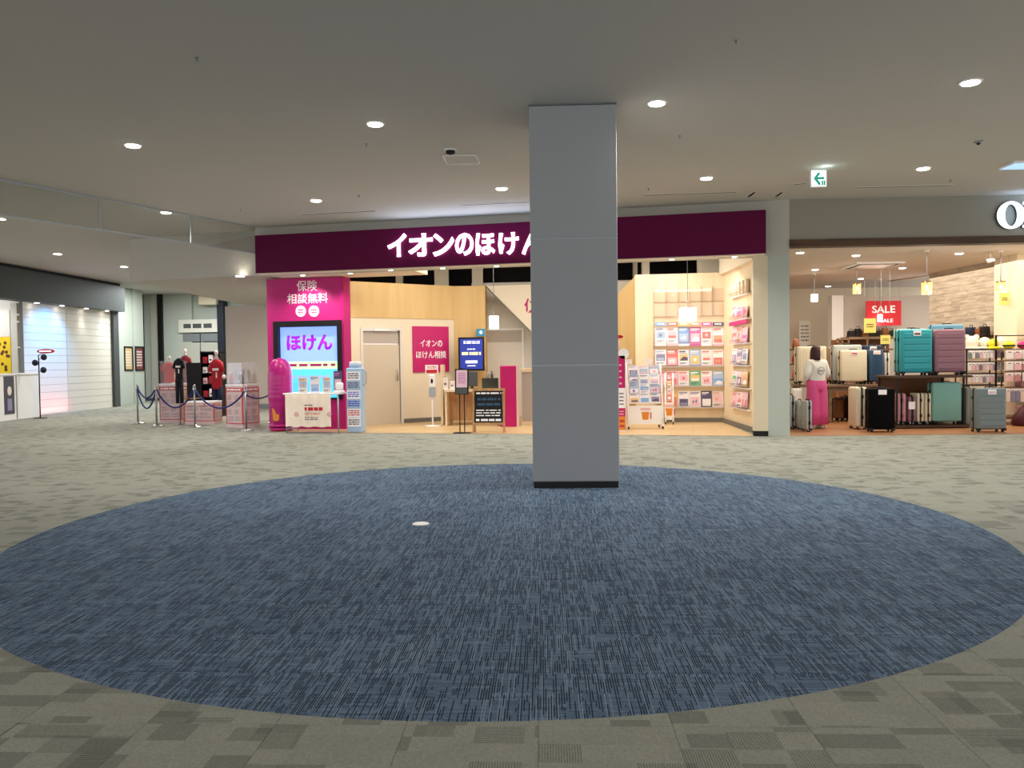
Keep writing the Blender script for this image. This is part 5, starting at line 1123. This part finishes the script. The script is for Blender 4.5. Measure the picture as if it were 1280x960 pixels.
ontab('large cream vertically ribbed suitcase at the left end of the table', 997.5, 1034, 433, 'cream_case', .1, .3, ribs='v'); ontab('tan suitcase behind, between the cream and grey ones', 1035.5, 1052, 433.5, 'tan_case', .60, .25, ribs='')
ontab('large silver-grey suitcase behind the front cream one', 1042, 1078, 431, 'silver', .32, .24, ribs=''); ontab('navy suitcase behind the denim blue one', 1079, 1104, 431.5, 'navy_case', .34, .24, tag_='print_pink'); ontab('narrow white suitcase seen side-on at the right end of the table', 1106, 1112.5, 441, 'white_case', .3, side=True, ribs='', handle=True)
onfloor('brown box-like suitcase under the table', 1044.5, 1056, 498.5, 527, 'brown_case', .4, ribs=''); onfloor('wine red suitcase under the table', 1056.8, 1062.5, 496, 526.5, 'wine_case', .34, side=True, ribs=''); onfloor('black suitcase under the table next to the cream one', 1063, 1069.8, 496, 527.5, 'black_case', .34, side=True, ribs='')
# cream shopping-side figure far left behind wall edge
# pendants, downlights, air unit in the luggage shop
pendant(1158.5, 352, 368, 12, 15.2, 'square amber glass pendant lamp above the suitcase rack', 'amber_glass', 'amber glass pendants', 3.34, 'amber', 8)
pendant(1251, 352, 366, 11.5, 15.4, 'square amber glass pendant lamp near the white pier at right', 'amber_glass', 'amber glass pendants', 3.34, 'amber', 8)
pendant(1071, 354.5, 367, 9.5, 17.6, 'small amber glass pendant lamp left of the SALE sign', 'amber_glass', 'amber glass pendants', 3.34, 'amber', 6)
pendant(1018, 368, 377, 8.5, 19.2, 'small pale round pendant lamp at the left of the shop', 'pendant_glow', 'pale small pendants', 3.34, 'cyl', 5)
pendant(1173, 389, 397, 6, 20.5, 'tiny pale bulb pendant in front of the plank wall', 'pendant_glow', 'pale small pendants', 3.34, 'cyl', 4)
pendant(1100, 393, 402, 6, 20.8, 'tiny pale bulb pendant in front of the SALE sign', 'pendant_glow', 'pale small pendants', 3.34, 'cyl', 4)
pendant(1242, 382, 391, 6, 18.0, 'tiny pale bulb pendant beside the small red sign', 'pendant_glow', 'pale small pendants', 3.34, 'cyl', 4)
for k, (x, y) in enumerate(((1000, 315.5), (1070, 319), (1199, 316.5), (1019, 336.5), (1128, 334.5), (1076, 348), (1175, 345), (1241.5, 331.5), (1035, 357.5))):
    downlight(G(x, y, 3.34), 'small round downlight in the luggage shop ceiling, %s from the left of its group' % ['one', 'two', 'three', 'four', 'five', 'six', 'seven', 'eight', 'nine'][k], 0, .07, group='luggage shop downlights')
c = [G(*q, 3.34) for q in ((1071, 327.5), (1132, 326.5), (1110, 333.5), (1051, 334.5))]
t = thing('ceiling_air_unit', 'square white ceiling air unit in the luggage shop', 'air unit', (c[0].x, c[0].y, 3.34)); 
part('casing', MB().use('gloss_white').slab([(q.x-c[0].x, q.y-c[0].y) for q in c], -.04, 0), t); m_ = sum(c, Vector((0, 0, 0)))/4
part('louvre', MB().use('dark_grey').slab([((q.x-m_.x)*.85+m_.x-c[0].x, (q.y-m_.y)*.85+m_.y-c[0].y) for q in c], -.045, -.04), t); part('grille', MB().use('gloss_white').slab([((q.x-m_.x)*.7+m_.x-c[0].x, (q.y-m_.y)*.7+m_.y-c[0].y) for q in c], -.05, -.045), t)
for k, (x, y) in enumerate(((1222, 341), (1238, 320))):
    p = G(x, y-4, 3.34); t = thing('track_spotlight', 'white track spotlight near the plank wall, %s of two' % ('rear', 'front')[k], 'spotlight', p, 0, 'track spotlights'); part('stem', MB().use('white').cyl((0, 0, -.1), (0, 0, 0), .015, 8), t); part('head', MB().use('white').cyl((-.05, .03, -.16), (.06, -.04, -.12), .045, 14), t); part('lens', MB().use('black').cyl((.06, -.04, -.12), (.064, -.043, -.119), .04, 14), t)
a, b = G(1110, 351, 3.34), G(1236, 334, 3.34)
single('light_track', 'thin pale lighting track crossing the luggage shop ceiling', 'track', MB().use('warm_beige').tube([(0, 0, -.015), (b.x-a.x, b.y-a.y, -.015)], .015, 4), a)
# SALE signs
w_, h_, p = span(1082.5, 1126.5, 376, 407, 20.9)
def hang_sign(label, p, w_, h_, m, body, tm, tw, th_, tz, cat='sign', extra=None, top=3.34, cord=True):
    t = thing('hanging_sign', label, cat, (p.x, p.y, p.z)); part('board', box1(m, -w_/2, 0, 0, w_/2, .02, h_), t)
    if body: part('lettering', text_mesh(body, tm, w_*tw, h_*th_, .02, .004), t, (0, -.001, h_*tz))
    if extra: part('print_lines', extra, t)
    if cord:
        for s in (-1, 1): part('cord', MB().use('steel').cyl((s*w_*.45, .01, h_), (s*w_*.45, .01, top-p.z), .003, 5), t)
    return t
t = hang_sign('large red hanging sign reading SALE in white', p, w_, h_, 'red', 'SALE', 'print_white', .66, .30, .66); part('lettering', text_mesh('SALE', 'print_white', w_*.36, h_*.15, .02, .004), t, (.08, -.001, h_*.2))
mat('pale_yellow', '#d6cf74', .6)
def ysign(x0, x1, y0, y1, Y, label):
    w_, h_, p = span(x0, x1, y0, y1, Y); hang_sign(label, p, w_, h_, 'pale_yellow', None, None, 0, 0, 0, extra=MB().lines(-w_*.3, h_*.35, w_*.3, h_*.65, -.001, 2, 'brown', .5, int(x0)))
ysign(1080, 1095, 398, 416, 20.0, 'pale yellow hanging sign overlapping the SALE sign at lower left'); ysign(1101, 1113, 419, 430, 17.6, 'pale yellow sign between the table and the rack'); ysign(1205.5, 1217, 369, 386, 18.2, 'pale yellow sign hanging in front of the plank wall'); ysign(1250, 1262, 366, 381.5, 16.2, 'pale yellow sign under the right amber pendant')
w_, h_, p = span(1234, 1243.5, 375, 389, 17.5); hang_sign('small red sign at the right end of the plank wall', p, w_, h_, 'red', None, None, 0, 0, 0, extra=MB().lines(-w_*.3, h_*.4, w_*.3, h_*.8, -.001, 2, 'print_white', .5, 4))
w_, h_, p = span(1185, 1193.5, 381, 394, 19.0); hang_sign('small black sign with white letters on the plank wall', p, w_, h_, 'black', None, None, 0, 0, 0, extra=MB().lines(-w_*.3, h_*.2, w_*.3, h_*.7, -.001, 3, 'print_white', .5, 4))
w_, h_, p = span(999, 1013, 401, 432, 22.5); t = thing('wall_notice', 'white notice sheet with small blocks on the rear left wall', 'notice', (p.x, 22.5, 0)); part('sheet', MB().use('off_white').box(-w_/2, 0, 0, w_/2, .03, p.z+h_).lines(-w_*.35, p.z+.1, w_*.35, p.z+h_-.1, 0, 5, 'slate_grey', .5, 8), t)
# back shelf with black bags
w_, h_, p = span(1046, 1122, 420, 436, 20.2); zz = p.z
t = thing('bag_shelf', 'brown wooden shelf unit with lattice end under the SALE sign', 'shelf', (p.x-w_/2, 20.2, 0)); zt = D(1080, 421, 20.2).z
part('top_board', box1('table_wood', .3, 0, zt-.06, w_, .5, zt), t); part('mid_board', box1('table_wood', 0, 0, zt-.34, w_, .5, zt-.3), t)
for x in (0, .28, .75, w_-.05): part('post', box1('table_wood', x, 0, 0, x+.04, .04, zt-.05), t)
part('lattice_rail', box1('table_wood', 0, 0, zt-.07, .3, .03, zt-.03), t); part('lattice_rail', box1('table_wood', 0, 0, zt-.18, .3, .03, zt-.15), t); part('lattice_bar', box1('table_wood', .13, 0, zt-.3, .16, .03, zt-.05), t); part('back_board', box1('brown_case', 0.04, .46, 0, w_, .48, zt-.06), t)
rn = random.Random(11)
def bag(label, loc, w_, h_, d_, m, yaw=0, grp='bags on display', strap=True):
    t = thing('handbag', label, 'bag', loc, yaw, grp); mb = MB().use(m).prism([(-w_*.5, 0), (w_*.5, 0), (w_*.47, h_*.75), (w_*.36, h_), (-w_*.36, h_), (-w_*.47, h_*.75)], 0, d_)
    part('body', mb, t); part('flap', MB().use(m).box(-w_*.42, -.012, h_*.45, w_*.42, 0, h_*.95, bev=.008), t)
    if strap: part('strap', MB().use(m).tube([(-w_*.3, d_/2, h_*.95), (-w_*.22, d_/2, h_*1.25), (w_*.22, d_/2, h_*1.25), (w_*.3, d_/2, h_*.95)], .01, 6), t)
mat('leather_black', '#15120f', .5); mat('leather_brown', '#8d5430', .5)
for k in range(7):
    m, nm = (('leather_black', 'black'), ('leather_black', 'black'), ('brown_case', 'brown'))[k % 3]
    bag('%s handbag on the shelf under the SALE sign, %s from the left' % (nm, ['first', 'second', 'third', 'fourth', 'fifth', 'sixth', 'seventh'][k]), (p.x-w_/2+.42+k*.17, 20.3, zt), .16, .16+.05*(k % 2), .12, m)
# bags on the rail by the plank wall
pw0, pw1 = D(1188, 421, 18.4), D(1240, 424, 17.0)
t = thing('bag_rail', 'dark shelf along the foot of the plank wall carrying bags', 'shelf', (pw0.x, pw0.y, 0), math.atan2(pw1.y-pw0.y, pw1.x-pw0.x)); Lr = math.hypot(pw1.x-pw0.x, pw1.y-pw0.y)
part('board', box1('walnut', 0, 0, pw0.z-.05, Lr, .3, pw0.z), t)
for x in (0, Lr-.04): part('post', box1('walnut', x, .26, 0, x+.04, .3, pw0.z-.05), t)
u_ = (pw1-pw0); u_.z = 0; u_.normalize()
for k in range(9):
    m, nm = (('leather_black', 'black'), ('denim', 'blue'), ('leather_black', 'black'), ('slate_grey', 'grey'), ('leather_black', 'black'), ('navy_case', 'navy'), ('leather_black', 'black'), ('leather_brown', 'tan'), ('leather_black', 'black'))[k]
    q = pw0+u_*(.1+k*(Lr-.2)/8); bag('%s bag by the plank wall, %s in the row' % (nm, ['first', 'second', 'third', 'fourth', 'fifth', 'sixth', 'seventh', 'eighth', 'last'][k]), (q.x-.14, q.y+.0, pw0.z), .17, .11+.035*(k % 3), .12, m, math.atan2(u_.y, u_.x))
# three tier garment stand
Yg = 16.0; gx0, gx1 = D(1208, 460, Yg).x, D(1253, 460, Yg).x; GW = gx1-gx0
t = thing('tiered_rail_stand', 'black three-tier rail stand hung with packets of small garments', 'rack', (gx0, Yg, 0))
tz = [D(1230, y, Yg).z for y in (436.5, 451.5, 466.5, 481)]
for x in (0, GW-.02):
    for y in (0, .4): part('post', box1('black', x, y, 0, x+.02, y+.02, tz[0]), t)
for z in tz: part('tier_board', box1('black', -.02, -.03, z-.02, GW+.02, .42, z), t)
def packets(parent_loc, gw, zz, n, label, seed, mats, hh=.16, grp='packeted garments'):
    rn = random.Random(seed)
    for r_, z in enumerate(zz):
        for k in range(n):
            m, nm = mats[rn.randrange(len(mats))]; w_ = gw/n*.86
            single('garment_packet', '%s packet %s, row %s, %s across' % (nm, label, ['one', 'two', 'three', 'four'][r_], ['one', 'two', 'three', 'four', 'five', 'six', 'seven', 'eight', 'nine', 'ten'][k]), 'packet',
                   MB().use(m).box(-w_/2, -.012, -hh, w_/2, .012, -.03, bev=.006).use('print_white').box(-w_/2+.004, -.014, -.05, w_/2-.004, .014, 0).use('ink').box(-w_*.3, -.0155, -.045, w_*.2, -.014, -.03), (parent_loc[0]+gw*(k+.5)/n, parent_loc[1]+rn.uniform(-.004, .004), z), rn.uniform(-.2, .2), grp)
PK = [('paper_w', 'white'), ('paper_p', 'pink'), ('paper_s', 'grey-violet'), ('paper_c', 'cream'), ('slate_grey', 'grey'), ('white_case', 'off-white')]
packets((gx0, Yg-.06), GW, [z-.022 for z in tz[:3]], 10, 'on the three-tier stand', 5, PK)
mat('fluffy', '#ece4d2', .95, bump=1, scale=4)
def plush(label, px, py, s_, m, Y=16.15, z=None, ears=True):
    p = D(px, py, Y); t = thing('plush_hat', label, 'hat', (p.x, Y, tz[0] if z is None else z), 0, 'hats on the garment stand')
    part('crown', MB().use(m).ball((0, 0, .0+.11*s_*1.2), .13*s_, (1, .8, .95), 14), t)
    part('brim', MB().use(m).lathe([(.15*s_, .0), (.17*s_, .02), (.15*s_, .05)], seg=18), t)
    if ears:
        for s in (-1, 1): part('ear', MB().use(m).ball((s*.09*s_, 0, .23*s_), .055*s_, (1, .7, 1), 10), t)
plush('fluffy cream hat with two ears on the left of the stand', 1214.5, 436, 1.05, 'fluffy'); plush('fluffy cream hat, right of the eared cream one', 1230.5, 436, .95, 'fluffy', ears=False); mat('lemon', '#dcd430', .7)
plush('lemon yellow hat on the garment stand', 1242, 436, .8, 'lemon', 16.0, ears=False); plush('cream hat at the right end of the garment stand', 1251, 436, 1.0, 'fluffy', 16.3, ears=False)
# right rail with packets and red goods
Yh = 15.6; hx0 = D(1256, 460, Yh).x; HW = .62
t = thing('wooden_goods_rack', 'brown and black goods rack at the right edge of the picture', 'rack', (hx0, Yh, 0)); hz = [D(1268, y, Yh).z for y in (436, 450, 464, 484)]
for x in (0, HW-.03): part('post', box1('black', x, .3, 0, x+.03, .33, D(1268, 418, Yh).z), t)
for z in hz: part('shelf_board', box1('table_wood', 0, 0, z-.025, HW, .33, z), t)
part('rail', MB().use('black').cyl((0, .31, D(1268, 419, Yh).z), (HW, .31, D(1268, 419, Yh).z), .01, 8), t); part('base_board', box1('table_wood', 0, -.05, .12, HW, .4, .17), t)
packets((hx0, Yh-.03), HW, [hz[0]-.026, hz[1]-.026, hz[2]-.026], 4, 'on the brown rack at the right edge', 9, [('rose_case', 'rose'), ('paper_p', 'pink'), ('brown_case', 'brown'), ('paper_w', 'white')], .17)
packets((hx0, Yh-.03), HW*.6, [hz[3]-.026], 4, 'low on the brown rack at the right edge', 12, PK, .26)
mat('hot_pink', '#e0307c', .7)
for k, (x, m, nm) in enumerate(((.14, 'lemon', 'yellow and black'), (.42, 'hot_pink', 'hot pink'))):
    t = thing('folded_bag', '%s soft item on top of the brown rack' % nm, 'soft item', (hx0+x, Yh+.1, hz[0]), 0); part('body', MB().use(m).ball((0, 0, .07), .1, (1.1, .9, .75), 12), t); part('band', MB().use('black').lathe([(.112, .05), (.116, .065), (.112, .08)], seg=16, sc=(1, .85)), t)
single('slumped_bag', 'dark brown soft bag slumped on the floor by the right rack', 'bag', MB().use('wine_case').lathe([(.2, 0), (.24, .06), (.2, .2), (.1, .34), (.03, .4)], seg=16, sc=(1.1, .8)), (D(1262, 524, 16.2).x, 15.95, .0) if 0 else (hx0+.25, Yh-.25, 0))
for k in range(2): single('pink_folded_stack', '%s stack of coral pink clothes low on the right rack' % ('upper', 'lower')[k], 'clothes', MB().use(('rose_case', 'print_pink')[k]).box(0, 0, 0, .26, .24, .10, bev=.02).box(.01, .01, .1, .25, .23, .2, bev=.02), (hx0+.34, Yh+.02, (hz[3], .17)[k]), 0, 'stacks of coral pink clothes')
# customer-like rack at far left of the shop: jewellery stand
Yj = 18.3; p = D(991, 480, Yj)
t = thing('accessory_stand', 'dark accessory stand with pink and red goods at the left shop wall', 'rack', (p.x+.05, Yj, 0)); zt = D(991, 430, Yj).z
part('pole', MB().use('black').cyl((0, 0, .02), (0, 0, zt), .02, 8), t); part('base', MB().use('black').cyl((0, 0, 0), (0, 0, .03), .16, 16), t)
for k, z in enumerate((zt-.12, zt-.45, zt-.8)): part('tray', MB().use('leather_black').cyl((0, 0, z-.02), (0, 0, z), .15, 14), t)
for k, (z, m, nm) in enumerate(((zt-.12, 'leather_brown', 'brown'), (zt-.45, 'jersey_red', 'red'), (zt-.8, 'print_red', 'coral'))): single('small_pouch', nm+' pouch on the accessory stand at the left shop wall', 'pouch', MB().use(m).lathe([(.08, 0), (.11, .08), (.08, .2), (.03, .24)], seg=12, sc=(.8, .6)), (p.x+.05+.0, Yj-.02, z) if 0 else (p.x+.05, Yj-.05, z), 0, 'pouches on the accessory stand')
# ---- person
Pp = G(1021, 536); hP = D(1020, 433, Pp.y).z
pr = thing('person', 'person with bobbed brown hair, white graphic sweatshirt and wide pink trousers, back turned', 'person', (Pp.x, Pp.y, 0), .25); k_ = hP/1.60
mat('skin', '#d9b8a2', .5); mat('hair', '#3a1614', .45, bump=.3, scale=20); mat('sweat', '#e4e0d6', .85, bump=.3); mat('pink_cloth', '#d8528e', .7, bump=.3); mat('shoe', '#f0dcd8', .5)
def sk(vs): return [tuple(c*k_ for c in v) for v in vs]
# body: pelvis root, spine, neck, legs, arms (figure faces +Y, away from the camera)
V = [(0, 0, .86), (0, 0, 1.02), (0, -.005, 1.2), (0, 0, 1.31), (0, .005, 1.375), (-.085, 0, .82), (-.10, .0, .46), (-.10, -.015, .09), (-.11, .07, .035), (.085, 0, .82), (.105, .02, .46), (.11, .0, .09), (.12, .09, .035),
     (-.15, 0, 1.29), (-.24, -.03, 1.06), (-.17, .10, .92), (.15, 0, 1.29), (.23, 0, 1.06), (.27, .14, .98)]
E_ = [(0, 1), (1, 2), (2, 3), (3, 4), (0, 5), (5, 6), (6, 7), (7, 8), (0, 9), (9, 10), (10, 11), (11, 12), (3, 13), (13, 14), (14, 15), (3, 16), (16, 17), (17, 18)]
Rr = [.12, .105, .11, .09, .045, .085, .055, .035, .03, .085, .055, .035, .03, .055, .04, .026, .055, .04, .026]
part('body', skin_mesh(sk(V), E_, [r*k_ for r in Rr], 'skin', 2, 'body'), pr)
hm = MB().use('skin').ball((0, 0, 1.485*k_), .088*k_, (.86, 1.0, 1.22), 20)
hm.ball((0, .09*k_, 1.475*k_), .014*k_, (1, 1, 1.4), 8)
for s in (-1, 1): hm.ball((s*.077*k_, 0, 1.475*k_), .02*k_, (.5, 1, 1.3), 8)
hd = part('head', hm, pr, (0, 0, 0)); hd.rotation_euler = (0, 0, -1.6)
part('eyes', MB().use('black').ball((-.03*k_, .082*k_, 1.492*k_), .009*k_, seg=6).ball((.03*k_, .082*k_, 1.492*k_), .009*k_, seg=6).use('rose_case').ball((0, .086*k_, 1.435*k_), .016*k_, (1.3, .4, .5), 8), hd)
hb = MB().use('hair'); hb.lathe([(.112, 0), (.118, .05), (.114, .13), (.108, .19), (.09, .245), (.055, .275), (.004, .285)], (0, -.014, 0), 24, (.92, 1.0))
bmesh.ops.scale(hb.bm, vec=(k_, k_, k_), verts=hb.bm.verts); bmesh.ops.translate(hb.bm, vec=(0, 0, 1.335*k_), verts=hb.bm.verts)
for v in hb.bm.verts:      # open the bob around the face (+Y side)
    if v.co.y > .015*k_ and v.co.z < 1.55*k_: v.co.y = .015*k_+(v.co.y-.015*k_)*.1
part('hair', hb, hd)
Vt = [(0, 0, .86), (0, -.005, .98), (0, -.005, 1.15), (0, 0, 1.28), (0, 0, 1.35), (-.15, 0, 1.28), (-.245, -.03, 1.06), (-.185, .08, .95), (.15, 0, 1.28), (.235, 0, 1.06), (.265, .11, .995)]
Et = [(0, 1), (1, 2), (2, 3), (3, 4), (3, 5), (5, 6), (6, 7), (3, 8), (8, 9), (9, 10)]
Rt = [(.17, .13), (.185, .14), (.175, .13), (.12, .1), (.065, .06), .085, .078, .05, .085, .078, .05]
part('sweatshirt', skin_mesh(sk(Vt), Et, [tuple(c*k_ for c in r) if isinstance(r, tuple) else r*k_ for r in Rt], 'sweat', 2, 'sweatshirt'), pr)
mat('graphic', '#9a9a94', .8)
part('back_graphic', MB().use('graphic').tube([(.07*k_*math.cos(a*PI/12), -.141*k_-.006*math.sin(a*PI/12), 1.13*k_+.07*k_*math.sin(a*PI/12)) for a in range(25)], .007, 5).box(-.05*k_, -.146*k_, 1.12*k_, .05*k_, -.138*k_, 1.145*k_), pr)
part('trouser_waist', MB().use('pink_cloth').lathe([(.16, .70), (.185, .78), (.18, .90), (.15, .96)], (0, 0, 0), 24, (k_, k_*.72)), pr)
for s in (-1, 1):
    part('trouser_leg', MB().use('pink_cloth').lathe([(.150, .09), (.142, .3), (.125, .55), (.118, .78), (.11, .9), (.07, .95)], (s*.082*k_, 0, 0), 24, (k_, k_)), pr)
    part('shoe', MB().use('shoe').box(s*.11-.045, -.06, 0, s*.11+.045, .17, .075, bev=.03, seg=3), pr)
def hand(name, base, dirv, m, parent):
    d = Vector(dirv).normalized(); sd = d.cross(Vector((0, 0, 1))).normalized(); up = sd.cross(d); B = Vector(base)*k_
    vs = [B, B+d*.045, B+d*.08]; es = [(0, 1), (1, 2)]; rs = [.022, .03, .028]
    for i, L in enumerate((.045, .055, .052, .04)):
        o = B+d*.085+sd*(.03-.02*i); n = len(vs); vs += [o, o+d*L*.6, o+d*L-up*.02]; es += [(2, n), (n, n+1), (n+1, n+2)]; rs += [.009, .0085, .007]
    n = len(vs); o = B+d*.03+sd*.03; vs += [o, o+sd*.02+d*.03]; es += [(1, n), (n, n+1)]; rs += [.011, .009]
    part(name, skin_mesh([tuple(v) for v in vs], es, rs, m, 1, name), parent)
hand('hand', (-.17, .105, .915), (.5, .7, -.5), 'skin', pr); hand('hand', (.272, .145, .975), (.2, .8, -.3), 'skin', pr)
p = Pp+Vector((.42, .30, 0)); bag('white tote bag hanging at the right of the person', (Pp.x+.33, Pp.y+.2, .93), .2, .3, .1, 'white_case', .3) if 0 else None
